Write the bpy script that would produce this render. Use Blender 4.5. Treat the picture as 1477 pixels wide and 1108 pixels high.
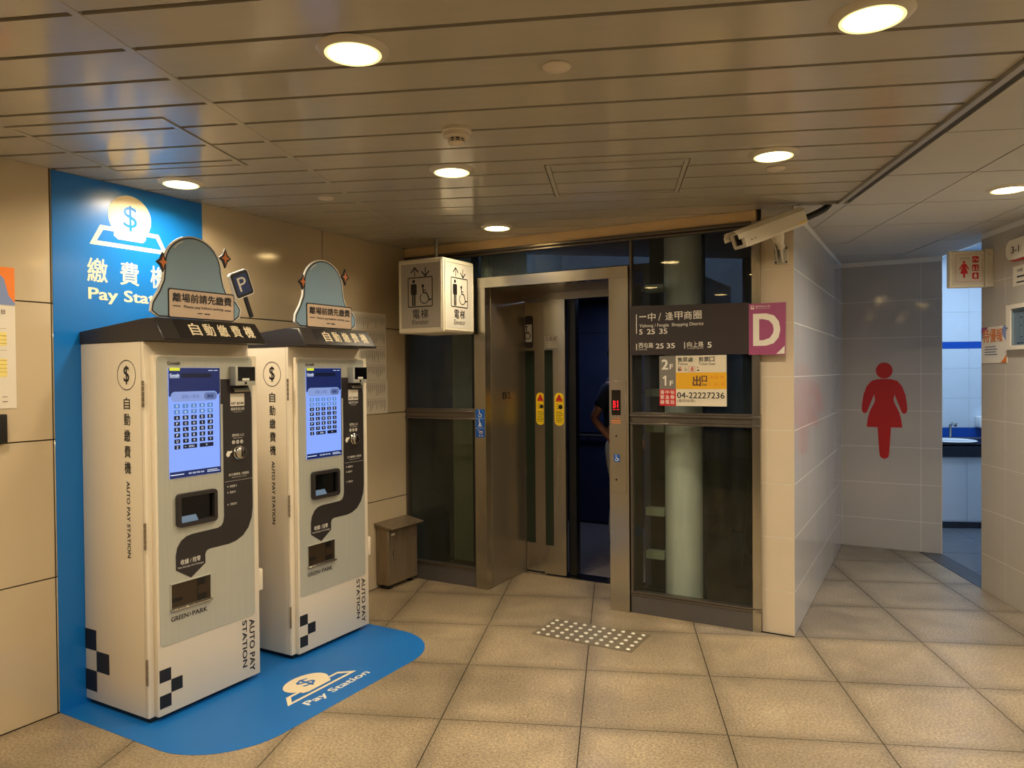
import bpy, bmesh, math, random
from mathutils import Vector, Matrix
from mathutils.geometry import tessellate_polygon
random.seed(7)
for _o in list(bpy.data.objects): bpy.data.objects.remove(_o)
SC = bpy.context.scene; COL = SC.collection
PI = math.pi
TH = 0.3777                       # the pay wall and the lift front stand 21.6 degrees off the floor grid
# ------------------------------------------------------------------ camera
cam_d = bpy.data.cameras.new('camera'); cam = bpy.data.objects.new('camera', cam_d); COL.objects.link(cam)
cam_d.sensor_fit = 'HORIZONTAL'; cam_d.sensor_width = 36.0; cam_d.lens = 36.0*1069.9/1477.0
cam_d.clip_start = .05; cam_d.clip_end = 100
def set_cam(pit=.0139, rol=-.0085, yaw=.1384, h=1.4849):
    cy, sy, cp, sp, cr, sr = math.cos(yaw), math.sin(yaw), math.cos(pit), math.sin(pit), math.cos(rol), math.sin(rol)
    fw = Vector((-sy*cp, cy*cp, -sp)); rt = Vector((cy, sy, 0)); up = rt.cross(fw)
    r2 = rt*cr+up*sr; u2 = -rt*sr+up*cr
    m = Matrix((( r2.x, u2.x, -fw.x, 0), (r2.y, u2.y, -fw.y, 0), (r2.z, u2.z, -fw.z, h), (0, 0, 0, 1)))
    cam.matrix_world = m
set_cam(); SC.camera = cam
# ------------------------------------------------------------------ world, exposure
w = bpy.data.worlds.new('world'); SC.world = w; w.use_nodes = True
w.node_tree.nodes['Background'].inputs[0].default_value = (.55, .62, .8, 1)
w.node_tree.nodes['Background'].inputs[1].default_value = .08
SC.view_settings.view_transform = 'Standard'; SC.view_settings.look = 'None'
SC.view_settings.gamma = 1; SC.view_settings.use_curve_mapping = False
SC.view_settings.exposure = 0.0
SC.cycles.max_bounces = 10; SC.cycles.diffuse_bounces = 5; SC.cycles.glossy_bounces = 5
SC.cycles.sample_clamp_indirect = 4.0; SC.cycles.caustics_reflective = False; SC.cycles.caustics_refractive = False
SC.cycles.blur_glossy = .5
WARM = (1.0, .845, .63)
NEUTRAL = (1.0, .93, .84)
LAMP_W = 10.6
def b2w(x, y, z=0): return Vector((x*math.cos(TH)+y*math.sin(TH), -x*math.sin(TH)+y*math.cos(TH), z))
def w2b(X, Y): return (X*math.cos(TH)-Y*math.sin(TH), X*math.sin(TH)+Y*math.cos(TH))
def area(name, loc, size, power, color, rot=(0, 0, 0), shape='DISK', spread=PI, size_y=None):
    l = bpy.data.lights.new(name, 'AREA'); l.shape = shape; l.size = size; l.energy = power; l.color = color; l.spread = spread
    if size_y: l.size_y = size_y
    o = bpy.data.objects.new(name, l); o.location = loc; o.rotation_euler = rot; COL.objects.link(o); return o
# lamps of the room: the ceiling downlights (their housings are built further down)
LX = (-2.02, -.725, .66, 1.97)
LAMPS = [(-.725, 2.02), (.66, 2.03), (-.72, 3.27), (.665, 3.255), (-2.02, 3.26), (-.722, 4.57), (1.97, 4.06), (1.97, 2.8), (1.97, 1.4),
         (-2.02, 2.0), (-2.02, .75), (-.725, .75), (.66, .75), (-2.02, -.55), (-.725, -.55), (.66, -.55), (1.97, .0)]
for (X, Y) in LAMPS:
    area('downlight_lamp', (X, Y, 2.3835), .138, LAMP_W*(1.9 if X > 1.5 and Y > 3.5 else .75 if X > 1.5 or Y > 4.5 else 1), NEUTRAL if X > 1.5 else WARM, spread=2.75)
# the washroom's cool ceiling panel, daylight down the lift shaft, dim lift-car lamp
area('washroom_lamp', (3.3, 7.0, 2.66), 1.1, 34, (.62, .80, 1.0), shape='RECTANGLE', size_y=.7)
area('shaft_daylight', b2w(-2.0, 5.4, 4.9), 2.2, 200, (.48, .68, 1.0), shape='RECTANGLE', size_y=1.6)
area('car_lamp', b2w(-2.4, 5.9, 2.17), .6, 8, (.5, .62, 1.0), shape='RECTANGLE', size_y=.6)
# ------------------------------------------------------------------ materials
def s2l(c): return tuple(((v/255)/12.92 if v/255 <= .04045 else ((v/255+.055)/1.055)**2.4) for v in c)
MATS = {}
def mat(name, rgb, rough=.5, metal=0, spec=.5, var=0, vscale=6, bump=0, bscale=60, emit=None, estr=0, coat=0, stretch=None, rvar=0):
    m = bpy.data.materials.new(name); m.use_nodes = True; nt = m.node_tree; N = nt.nodes; L = nt.links
    p = N['Principled BSDF']; c = s2l(rgb)
    p.inputs['Base Color'].default_value = (*c, 1); p.inputs['Roughness'].default_value = rough
    p.inputs['Metallic'].default_value = metal; p.inputs['Specular IOR Level'].default_value = spec
    p.inputs['Coat Weight'].default_value = coat
    if emit: p.inputs['Emission Color'].default_value = (*s2l(emit), 1); p.inputs['Emission Strength'].default_value = estr
    if var or bump or rvar:
        tc = N.new('ShaderNodeTexCoord'); mp = N.new('ShaderNodeMapping'); L.new(tc.outputs['Object'], mp.inputs[0])
        if stretch: mp.inputs['Scale'].default_value = stretch
        nz = N.new('ShaderNodeTexNoise'); nz.inputs['Scale'].default_value = vscale; nz.inputs['Detail'].default_value = 5
        L.new(mp.outputs[0], nz.inputs[0])
        if var:
            mr = N.new('ShaderNodeMapRange'); mr.inputs[1].default_value = .3; mr.inputs[2].default_value = .7
            mr.inputs[3].default_value = 1-var; mr.inputs[4].default_value = 1+var; L.new(nz.outputs[0], mr.inputs[0])
            mx = N.new('ShaderNodeVectorMath'); mx.operation = 'SCALE'; mx.inputs[0].default_value = c; L.new(mr.outputs[0], mx.inputs['Scale'])
            L.new(mx.outputs[0], p.inputs['Base Color'])
        if rvar:
            mr = N.new('ShaderNodeMapRange'); mr.inputs[1].default_value = .3; mr.inputs[2].default_value = .7
            mr.inputs[3].default_value = max(.02, rough-rvar); mr.inputs[4].default_value = rough+rvar; L.new(nz.outputs[0], mr.inputs[0])
            L.new(mr.outputs[0], p.inputs['Roughness'])
        if bump:
            n2 = N.new('ShaderNodeTexNoise'); n2.inputs['Scale'].default_value = bscale; n2.inputs['Detail'].default_value = 3
            L.new(mp.outputs[0], n2.inputs[0])
            b = N.new('ShaderNodeBump'); b.inputs['Strength'].default_value = bump; b.inputs['Distance'].default_value = .01
            L.new(n2.outputs[0], b.inputs['Height']); L.new(b.outputs[0], p.inputs['Normal'])
    MATS[name] = m; return m
def floor_mat(name, col):
    m = bpy.data.materials.new(name); m.use_nodes = True; nt = m.node_tree; N = nt.nodes; L = nt.links; p = N['Principled BSDF']
    g = N.new('ShaderNodeNewGeometry')
    def noise(s, d=4):
        n = N.new('ShaderNodeTexNoise'); n.inputs['Scale'].default_value = s; n.inputs['Detail'].default_value = d; L.new(g.outputs['Position'], n.inputs[0]); return n
    def ramp(src, a, b, lo, hi):
        r = N.new('ShaderNodeMapRange'); r.inputs[1].default_value = a; r.inputs[2].default_value = b; r.inputs[3].default_value = lo; r.inputs[4].default_value = hi
        L.new(src, r.inputs[0]); return r.outputs[0]
    def mul(a, b):
        n = N.new('ShaderNodeMath'); n.operation = 'MULTIPLY'; L.new(a, n.inputs[0]); L.new(b, n.inputs[1]); return n.outputs[0]
    sp = noise(95, 3); st = noise(1.3, 6); st2 = noise(7, 5)
    f = mul(ramp(sp.outputs[0], .35, .65, .68, 1.32), ramp(st.outputs[0], .32, .68, .66, 1.16))
    f = mul(f, ramp(st2.outputs[0], .3, .7, .90, 1.08))
    # grime gathered along the joints between the 600 mm tiles
    sx = N.new('ShaderNodeSeparateXYZ'); L.new(g.outputs['Position'], sx.inputs[0])
    def joint(out, o):
        a = N.new('ShaderNodeMath'); a.operation = 'SUBTRACT'; L.new(out, a.inputs[0]); a.inputs[1].default_value = o
        b = N.new('ShaderNodeMath'); b.operation = 'PINGPONG'; L.new(a.outputs[0], b.inputs[0]); b.inputs[1].default_value = .3
        return b.outputs[0]
    mn = N.new('ShaderNodeMath'); mn.operation = 'MINIMUM'; L.new(joint(sx.outputs[0], -.7532-6), mn.inputs[0]); L.new(joint(sx.outputs[1], 4.9018-9), mn.inputs[1])
    ad = N.new('ShaderNodeMath'); ad.operation = 'MULTIPLY_ADD'; L.new(st2.outputs[0], ad.inputs[0]); ad.inputs[1].default_value = -.09; L.new(mn.outputs[0], ad.inputs[2])
    f = mul(f, ramp(ad.outputs[0], -.045, .03, .70, 1.0))
    mx = N.new('ShaderNodeVectorMath'); mx.operation = 'SCALE'; mx.inputs[0].default_value = s2l(col); L.new(f, mx.inputs['Scale'])
    L.new(mx.outputs[0], p.inputs['Base Color'])
    L.new(ramp(st2.outputs[0], .3, .7, .30, .48), p.inputs['Roughness'])
    b = N.new('ShaderNodeBump'); b.inputs['Strength'].default_value = .12; b.inputs['Distance'].default_value = .002; L.new(sp.outputs[0], b.inputs['Height']); L.new(b.outputs[0], p.inputs['Normal'])
    MATS[name] = m
floor_mat('terrazzo', (158, 141, 113)); floor_mat('terrazzo_corridor', (146, 133, 113))  # the second stone is darker and greyer, for the corridor tiles
def glass_mat(name, tint, refl=1.0, haze=0, hazecol=(120, 125, 110)):
    m = bpy.data.materials.new(name); m.use_nodes = True; nt = m.node_tree; N = nt.nodes; L = nt.links
    N.remove(N['Principled BSDF']); out = N['Material Output']
    t = N.new('ShaderNodeBsdfTransparent'); t.inputs[0].default_value = (*s2l(tint), 1)
    g = N.new('ShaderNodeBsdfGlossy'); g.inputs['Roughness'].default_value = .01
    f = N.new('ShaderNodeFresnel'); f.inputs[0].default_value = 1.55
    mu = N.new('ShaderNodeMath'); mu.operation = 'MULTIPLY'; mu.inputs[1].default_value = refl; L.new(f.outputs[0], mu.inputs[0])
    gm = N.new('ShaderNodeNewGeometry'); fr = N.new('ShaderNodeMath'); fr.operation = 'SUBTRACT'; fr.inputs[0].default_value = 1; L.new(gm.outputs['Backfacing'], fr.inputs[1])
    m3 = N.new('ShaderNodeMath'); m3.operation = 'MULTIPLY'; L.new(mu.outputs[0], m3.inputs[0]); L.new(fr.outputs[0], m3.inputs[1]); mu = m3
    src = t.outputs[0]
    if haze:  # dirty film whose strength and tint also stand in for light
        d = N.new('ShaderNodeBsdfDiffuse'); d.inputs[0].default_value = (*s2l(hazecol), 1)
        tc = N.new('ShaderNodeTexCoord'); mp = N.new('ShaderNodeMapping'); mp.inputs['Scale'].default_value = (9, 9, 1.1)
        nz = N.new('ShaderNodeTexNoise'); nz.inputs['Scale'].default_value = 3; nz.inputs['Detail'].default_value = 6
        L.new(tc.outputs['Object'], mp.inputs[0]); L.new(mp.outputs[0], nz.inputs[0])
        r = N.new('ShaderNodeMapRange'); r.inputs[1].default_value = .25; r.inputs[2].default_value = .75; r.inputs[3].default_value = haze*.3; r.inputs[4].default_value = haze*1.5
        L.new(nz.outputs[0], r.inputs[0])
        mh = N.new('ShaderNodeMixShader'); L.new(r.outputs[0], mh.inputs[0]); L.new(t.outputs[0], mh.inputs[1]); L.new(d.outputs[0], mh.inputs[2]); src = mh.outputs[0]
    x = N.new('ShaderNodeMixShader'); L.new(mu.outputs[0], x.inputs[0]); L.new(src, x.inputs[1]); L.new(g.outputs[0], x.inputs[2]); L.new(x.outputs[0], out.inputs[0])
    MATS[name] = m
glass_mat('glass', (246, 250, 250), .8, .065, (100, 114, 124))
glass_mat('glass_low', (246, 249, 245), .8, .05, (104, 106, 84))
glass_mat('mirror_glass', (215, 225, 235), 1.0)
mat('wall_beige', (198, 181, 150), .10, spec=.5, var=.03, vscale=2)
mat('joint_dark', (70, 58, 42), .8)
mat('ceiling_paint', (190, 184, 168), .15, spec=.5, var=.02, bump=.02, bscale=9, stretch=(1, 6, 1))
mat('ceiling_gap_shade', (122, 108, 82), .6)  # slab behind the strips: shade of the gaps put into a darker colour
mat('ceiling_tile', (186, 184, 178), .75, var=.02)
mat('ceiling_bar', (170, 166, 158), .4, metal=.3)
mat('dark_gap', (60, 55, 50), .8)
mat('tile_cream', (214, 200, 176), .24, var=.02, vscale=3)
mat('tile_gloss', (205, 203, 203), .07, spec=.65, var=.02, vscale=2, coat=.3)
mat('tile_grey', (182, 176, 168), .08, spec=.55, var=.035, vscale=3)
mat('tile_right', (188, 179, 162), .13, var=.035, vscale=3)
mat('grout', (225, 222, 212), .8)
mat('grout_floor', (70, 60, 46), .9)
mat('blue_panel', (16, 112, 196), .28, spec=.5)
mat('blue_mat', (18, 106, 184), .42, var=.04, vscale=3)
mat('cream_print', (238, 222, 186), .5)
mat('white_print', (232, 228, 214), .5)
mat('black_print', (22, 20, 20), .5)
mat('machine_cream', (232, 220, 196), .38, var=.012, vscale=2)
mat('machine_silver', (190, 191, 178), .36, metal=.25, var=.03, vscale=3, stretch=(1, 30, 1))
mat('ribbon', (44, 39, 38), .42)
mat('roof_dark', (50, 45, 41), .38, spec=.35)
mat('roof_panel', (36, 31, 28), .3)
mat('black', (12, 12, 12), .35)
mat('black_gloss', (6, 6, 7), .1)
mat('chrome', (200, 196, 186), .18, metal=1)
mat('steel', (188, 182, 168), .25, metal=1, var=.025, vscale=1.2, bump=.006, bscale=30, stretch=(10, 10, .35), rvar=.03)
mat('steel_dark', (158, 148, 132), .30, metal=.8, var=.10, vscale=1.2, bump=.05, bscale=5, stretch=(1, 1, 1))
mat('plate_metal', (128, 116, 92), .5, metal=.4, var=.12, vscale=30)
mat('stud', (232, 226, 208), .25, metal=.2)
mat('steel_old', (138, 122, 98), .40, metal=.45, var=.16, vscale=5, bump=.06, bscale=20, stretch=(6, 6, .8))
mat('alu', (112, 104, 94), .34, metal=.7, var=.05)
mat('alu_base', (92, 88, 86), .5, metal=.3, var=.05)
mat('orange_wood', (236, 204, 150), .5, var=.06)
mat('door_glass', (34, 44, 34), .08, spec=.6)
mat('shaft_wall', (50, 54, 60), .8, var=.3, vscale=2)
mat('shaft_dark', (17, 18, 17), .8, var=.2)
mat('shaft_green', (128, 132, 104), .6, var=.12, vscale=1.5)
mat('beam_green', (132, 140, 122), .6)
mat('pipe_white', (208, 214, 208), .5, var=.04)
mat('cab_wall', (44, 50, 72), .4, var=.12)
mat('cab_floor', (116, 106, 102), .7, var=.1, vscale=12)
mat('red_led', (255, 20, 40), .5, emit=(255, 25, 45), estr=1.3)
mat('yellow', (246, 206, 30), .4)
mat('red', (196, 30, 40), .4)
mat('deep_red', (186, 6, 22), .38)
mat('acc_blue', (20, 82, 164), .4)
mat('sign_frame', (232, 224, 200), .35)
mat('sign_face', (176, 168, 154), .4)  # darker copy of the side face: shade put into the front colour
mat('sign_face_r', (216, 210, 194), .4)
mat('sign_dark', (48, 39, 38), .45)
mat('purple', (158, 78, 122), .35)
mat('grey_print', (122, 118, 110), .45)
mat('gold', (232, 176, 36), .4)
mat('paper', (226, 216, 192), .7)
mat('paper_white', (228, 220, 202), .7)
mat('paper_orange', (240, 130, 40), .6)
mat('paper_blue', (130, 146, 190), .6)
mat('paper_yellow', (240, 220, 130), .6)
mat('text_brown', (90, 60, 50), .7)
mat('text_grey', (110, 104, 96), .7)
mat('camera_white', (206, 198, 180), .4)
mat('galvanised', (150, 148, 140), .38, metal=.6)
mat('bracket_grey', (186, 182, 168), .45)
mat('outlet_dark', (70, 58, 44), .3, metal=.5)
mat('rubber', (20, 19, 18), .6)
mat('board_blue', (138, 168, 190), .5, var=.03)
mat('board_rim', (30, 24, 22), .5)
mat('board_edge', (228, 226, 220), .5)
mat('pink_plate', (216, 192, 168), .5)
mat('orange', (220, 122, 50), .5)
mat('p_blue', (44, 62, 112), .4)
mat('lamp_ring', (206, 196, 176), .35)
mat('lamp_disc', (255, 240, 215), .5, emit=(255, 244, 215), estr=14)
mat('lamp_inner', (250, 240, 200), .5, emit=(255, 240, 160), estr=1.1)
mat('cover_white', (216, 204, 182), .5)
mat('wash_tile', (196, 208, 220), .25, var=.02)
mat('wash_blue', (16, 74, 170), .3)
mat('wash_floor', (96, 102, 112), .35, var=.12, vscale=6)
mat('granite', (62, 64, 72), .35, var=.12, vscale=30)
mat('counter_dark', (24, 30, 44), .2)
mat('porcelain', (226, 230, 232), .12)
mat('cabinet_white', (206, 216, 226), .35)
mat('skin', (176, 122, 96), .5); mat('shirt', (22, 26, 46), .8, bump=.1, bscale=40); mat('trousers', (214, 208, 196), .8, bump=.1, bscale=30)
mat('shoe', (14, 14, 14), .45); mat('hair', (18, 15, 14), .6); mat('eye_white', (225, 222, 215), .3); mat('lips', (150, 84, 76), .5)
def smat(name, rgb, e): return mat(name, (14, 16, 22), .25, emit=rgb, estr=e)
smat('screen_light', (138, 170, 255), 1.0); smat('screen_card', (152, 176, 240), .75); smat('screen_navy', (24, 48, 118), .55)
smat('screen_key', (84, 136, 206), .9); smat('screen_dark', (16, 30, 70), .4); smat('screen_text', (225, 235, 255), .9); smat('screen_soft', (120, 142, 205), .6)
smat('screen_yellow', (230, 235, 60), .9); smat('slot_glow', (170, 205, 235), .28)
M = MATS
# ------------------------------------------------------------------ object helpers
def mesh_obj(name, me, m, parent=None, frame='B'):
    o = bpy.data.objects.new(name, me); COL.objects.link(o)
    if m is not None: me.materials.append(M[m] if isinstance(m, str) else m)
    if parent is not None: o.parent = parent
    elif frame == 'B': o.rotation_euler = (0, 0, -TH)
    return o
def tag(o, label=None, cat=None, group=None, kind=None):
    if label: o['label'] = label
    if cat: o['category'] = cat
    if group: o['group'] = group
    if kind: o['kind'] = kind
    return o
BASE = {}
def thing(name, label, cat, base=(0, 0, 0), frame='B', group=None, kind=None):
    o = bpy.data.objects.new(name, None); COL.objects.link(o); o.empty_display_size = .1
    if frame == 'B': o.location = b2w(*base); o.rotation_euler = (0, 0, -TH)
    else: o.location = base
    BASE[o.name] = Vector(base)
    return tag(o, label, cat, group, kind)
def base_of(p):
    while p is not None and p.name not in BASE: p = p.parent
    return BASE[p.name] if p else Vector((0, 0, 0))
class G:
    def __init__(s): s.v = []; s.f = []; s.sm = []
    def add(s, vs, fs, smooth=False):
        n = len(s.v); s.v += [tuple(v) for v in vs]; s.f += [tuple(i+n for i in f) for f in fs]; s.sm += [smooth]*len(fs); return s
    def box(s, x0, x1, y0, y1, z0, z1, bev=0, seg=2):
        if bev:
            bm = bmesh.new(); bmesh.ops.create_cube(bm, size=1)
            for v in bm.verts: v.co = Vector(((x0+x1)/2+v.co.x*(x1-x0), (y0+y1)/2+v.co.y*(y1-y0), (z0+z1)/2+v.co.z*(z1-z0)))
            bmesh.ops.bevel(bm, geom=bm.edges[:], offset=bev, segments=seg, affect='EDGES', profile=.5)
            s.bm(bm, True); return s
        v = [(x, y, z) for x in (x0, x1) for y in (y0, y1) for z in (z0, z1)]
        return s.add(v, [(0, 1, 3, 2), (4, 6, 7, 5), (0, 4, 5, 1), (2, 3, 7, 6), (0, 2, 6, 4), (1, 5, 7, 3)])
    def bm(s, bm, smooth=False):
        bm.verts.ensure_lookup_table(); s.add([v.co for v in bm.verts], [[v.index for v in f.verts] for f in bm.faces], smooth); bm.free(); return s
    def prism(s, pts, fn, h0, h1, smooth=False, holes=()):
        """2D outline swept from h0 to h1; fn(x,y,h)->3D"""
        loops = [list(pts)]+[list(h) for h in holes]; flat = [p for l in loops for p in l]; n = len(flat)
        tr = tessellate_polygon([[Vector((p[0], p[1], 0)) for p in l] for l in loops])
        vs = [fn(p[0], p[1], h0) for p in flat]+[fn(p[0], p[1], h1) for p in flat]
        s.add(vs, [tuple(t) for t in tr]+[tuple(i+n for i in reversed(t)) for t in tr])
        k = len(s.v)-2*n; o = 0; fs = []
        for l in loops:
            m = len(l)
            for i in range(m): a, b = o+i, o+(i+1) % m; fs.append((k+a, k+b, k+b+n, k+a+n))
            o += m
        s.f += fs; s.sm += [smooth]*len(fs); return s
    def tube(s, pts, r, n=10, caps=True):
        P = [Vector(p) for p in pts]; R = r if isinstance(r, (list, tuple)) else [r]*len(P); rings = []
        up = Vector((0, 0, 1)); prev = None
        for i, p in enumerate(P):
            d = (P[min(i+1, len(P)-1)]-P[max(i-1, 0)]).normalized()
            a = prev-d*prev.dot(d) if prev is not None and (prev-d*prev.dot(d)).length > 1e-4 else d.cross(up if abs(d.z) < .95 else Vector((1, 0, 0)))
            a.normalize(); prev = a; b = d.cross(a)
            rings.append([p+(a*math.cos(2*PI*k/n)+b*math.sin(2*PI*k/n))*R[i] for k in range(n)])
        vs = [v for g in rings for v in g]; fs = []
        for i in range(len(rings)-1):
            for k in range(n): fs.append((i*n+k, i*n+(k+1) % n, (i+1)*n+(k+1) % n, (i+1)*n+k))
        s.add(vs, fs, True)
        if caps: s.add(rings[0], [tuple(range(n))][::-1]); s.add(rings[-1], [tuple(range(n))])
        return s
    def lathe(s, c, prof, ax='z', n=28, smooth=True):
        """prof: [(r,h)] around an axis through c"""
        c = Vector(c); vs = []
        for r, h in prof:
            for k in range(n):
                a = 2*PI*k/n; x, y = r*math.cos(a), r*math.sin(a)
                vs.append(c+Vector({'z': (x, y, h), 'x': (h, x, y), 'y': (x, h, y)}[ax]))
        fs = [(i*n+k, i*n+(k+1) % n, (i+1)*n+(k+1) % n, (i+1)*n+k) for i in range(len(prof)-1) for k in range(n)]
        s.add(vs, fs, smooth)
        if prof[0][0] > 1e-5: s.add(vs[:n], [tuple(range(n))])
        if prof[-1][0] > 1e-5: s.add(vs[-n:], [tuple(range(n))])
        return s
    def ball(s, c, r, sc=(1, 1, 1), n=14):
        bm = bmesh.new(); bmesh.ops.create_uvsphere(bm, u_segments=n, v_segments=n-4, radius=r)
        for v in bm.verts: v.co = Vector((v.co.x*sc[0]+c[0], v.co.y*sc[1]+c[1], v.co.z*sc[2]+c[2]))
        return s.bm(bm, True)
    def obj(s, name, m, parent=None, frame='B', base=None):
        b = base_of(parent) if parent is not None else Vector(base or (0, 0, 0))
        me = bpy.data.meshes.new(name)
        me.from_pydata([(v[0]-b.x, v[1]-b.y, v[2]-b.z) for v in s.v], [], s.f)
        me.polygons.foreach_set('use_smooth', s.sm)
        bm = bmesh.new(); bm.from_mesh(me)
        bmesh.ops.remove_doubles(bm, verts=bm.verts, dist=1e-6) if len(bm.verts) < 20000 else None
        bmesh.ops.recalc_face_normals(bm, faces=bm.faces); bm.to_mesh(me); bm.free()
        if any(s.sm):
            try: me.set_sharp_from_angle(angle=math.radians(40))
            except Exception: pass
        o = mesh_obj(name, me, m, parent, frame)
        if parent is None and base is not None: o.location = b2w(*base) if frame == 'B' else base
        return o
def rrect(x0, x1, y0, y1, r, n=5):
    out = []
    for cx, cy, a in ((x1-r, y1-r, 0), (x0+r, y1-r, PI/2), (x0+r, y0+r, PI), (x1-r, y0+r, 1.5*PI)):
        for k in range(n+1): t = a+PI/2*k/n; out.append((cx+r*math.cos(t), cy+r*math.sin(t)))
    return out
def circ(cx, cy, r, n=28, a0=0, a1=2*PI, ry=None):
    ry = ry or r; full = abs(a1-a0-2*PI) < 1e-6
    return [(cx+r*math.cos(a0+(a1-a0)*k/n), cy+ry*math.sin(a0+(a1-a0)*k/n)) for k in range(n if full else n+1)]
TXT = {}
def text2d(s, bold=0):
    key = (s, bold)
    if key in TXT: return TXT[key]
    c = bpy.data.curves.new('t', 'FONT'); c.body = s; c.size = 1; c.resolution_u = 3; c.offset = bold
    o = bpy.data.objects.new('t', c); COL.objects.link(o)
    bpy.context.view_layer.update(); dg = bpy.context.evaluated_depsgraph_get()
    me = bpy.data.meshes.new_from_object(o.evaluated_get(dg)); V = [(v.co.x, v.co.y) for v in me.vertices]; F = [tuple(p.vertices) for p in me.polygons]
    bpy.data.objects.remove(o); bpy.data.curves.remove(c); bpy.data.meshes.remove(me)
    xs = [v[0] for v in V] or [0, 1]; ys = [v[1] for v in V] or [0, 1]
    TXT[key] = (V, F, min(xs), max(xs), min(ys), max(ys)); return TXT[key]
class P2:
    """flat print: 2D shapes that lie on a surface"""
    def __init__(s): s.v = []; s.f = []; s.k = 0
    def raw(s, vs, fs):               # overlapping strokes get a hair of height between them
        n = len(s.v); s.k += 1; d = 5e-5*(s.k % 5)
        s.v += [(p[0], p[1], d) for p in vs]; s.f += [tuple(i+n for i in f) for f in fs]; return s
    def poly(s, pts, *holes):
        loops = [pts]+list(holes); flat = [p for l in loops for p in l]
        return s.raw(flat, [tuple(t) for t in tessellate_polygon([[Vector((p[0], p[1], 0)) for p in l] for l in loops])])
    def rect(s, x0, x1, y0, y1): return s.raw([(x0, y0), (x1, y0), (x1, y1), (x0, y1)], [(0, 1, 2, 3)])
    def disc(s, cx, cy, r, n=28, ry=None): return s.poly(circ(cx, cy, r, n, ry=ry))
    def ring(s, cx, cy, r, w, n=36, a0=0, a1=2*PI, ry=None, asp=1):
        A = [(cx+(r+w/2)*math.cos(t)*asp, cy+(r+w/2)*math.sin(t)) for t in [a0+(a1-a0)*k/n for k in range(n+1)]]
        B = [(cx+(r-w/2)*math.cos(t)*asp, cy+(r-w/2)*math.sin(t)) for t in [a0+(a1-a0)*k/n for k in range(n+1)]]
        return s.raw(A+B, [(k, k+1, n+2+k, n+1+k) for k in range(n)])
    def line(s, pts, w, cap=False):
        for (a, b) in zip(pts, pts[1:]):
            d = Vector((b[0]-a[0], b[1]-a[1]))
            if d.length < 1e-9: continue
            d.normalize(); q = Vector((-d.y, d.x))*w/2
            s.raw([(a[0]+q.x, a[1]+q.y), (b[0]+q.x, b[1]+q.y), (b[0]-q.x, b[1]-q.y), (a[0]-q.x, a[1]-q.y)], [(0, 1, 2, 3)])
        for p in (pts if cap else pts[1:-1]): s.disc(p[0], p[1], w/2, 10)
        return s
    def frame(s, x0, x1, y0, y1, w, r=0):
        if r: return s.poly(rrect(x0, x1, y0, y1, r), rrect(x0+w, x1-w, y0+w, y1-w, max(r-w, .0003)))
        return s.rect(x0, x1, y0, y0+w).rect(x0, x1, y1-w, y1).rect(x0, x0+w, y0+w, y1-w).rect(x1-w, x1, y0+w, y1-w)
    def text(s, t, x0, x1, y0, y1, bold=0, rot=0):
        V, F, a, b, c, d = text2d(t)
        if not V: return s
        if bold:                      # heavier strokes: the glyph laid down again a little to each side
            V0 = V
        def mp(p):
            fx, fy = (p[0]-a)/max(b-a, 1e-6), (p[1]-c)/max(d-c, 1e-6)
            if rot: return (x0+fy*(x1-x0), y1-fx*(y1-y0))      # reads downwards
            return (x0+fx*(x1-x0), y0+fy*(y1-y0))
        if bold:
            for (dx, dy) in ((-1, -.6), (1, -.6), (-1, .6), (1, .6)): s.raw([mp((p[0]+dx*bold, p[1]+dy*bold)) for p in V0], F)
            return s
        return s.raw([mp(p) for p in V], F)
    def put(s, name, m, plane, off, parent=None, lift=.0008, frame='B', smooth=False):
        """plane 'W': normal +x, 2D=(y,z); 'F': normal -y, 2D=(x,z); 'R': normal -x, 2D=(-y,z); 'D': floor, 2D=(y,-x); 'E': normal +y"""
        fn = {'W': lambda a, b, d=0: (off+lift+d, a, b), 'F': lambda a, b, d=0: (a, off-lift-d, b), 'R': lambda a, b, d=0: (off-lift-d, -a, b),
              'D': lambda a, b, d=0: (-b, a, off+lift+d)}[plane] if isinstance(plane, str) else (lambda a, b, d=0: plane(a, b, lift+d))
        b = base_of(parent) if parent is not None else Vector((0, 0, 0))
        me = bpy.data.meshes.new(name); me.from_pydata([tuple(Vector(fn(*p))-b) for p in s.v], [], s.f)
        bm = bmesh.new(); bm.from_mesh(me); bmesh.ops.remove_doubles(bm, verts=bm.verts, dist=1e-7)
        n = Vector({'W': (1, 0, 0), 'F': (0, -1, 0), 'R': (-1, 0, 0), 'D': (0, 0, 1)}[plane]) if isinstance(plane, str) else (Vector(plane(0, 0, 1))-Vector(plane(0, 0, 0)))
        bm.normal_update()
        fl = [f for f in bm.faces if f.normal.dot(n) < 0]
        if fl: bmesh.ops.reverse_faces(bm, faces=fl)
        bm.to_mesh(me); bm.free()
        return mesh_obj(name, me, m, parent, frame)
def copy_tree(o, parent=None):
    c = o.copy(); COL.objects.link(c)
    if parent is not None: c.parent = parent
    for ch in list(o.children): copy_tree(ch, c)
    return c
def clip(poly, nx, ny, d):
    """keep the side nx*x+ny*y >= d"""
    out = []
    for i in range(len(poly)):
        a, b = poly[i], poly[(i+1) % len(poly)]; fa, fb = nx*a[0]+ny*a[1]-d, nx*b[0]+ny*b[1]-d
        if fa >= 0: out.append(a)
        if (fa > 0 and fb < 0) or (fa < 0 and fb > 0): t = fa/(fa-fb); out.append((a[0]+t*(b[0]-a[0]), a[1]+t*(b[1]-a[1])))
    return out
sT, cT = math.sin(TH), math.cos(TH)
def kv(p, v0): return clip(p, cT, -sT, v0)           # across-wall coordinate >= v0
def kv2(p, v0): return clip(p, -cT, sT, -v0)
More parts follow.
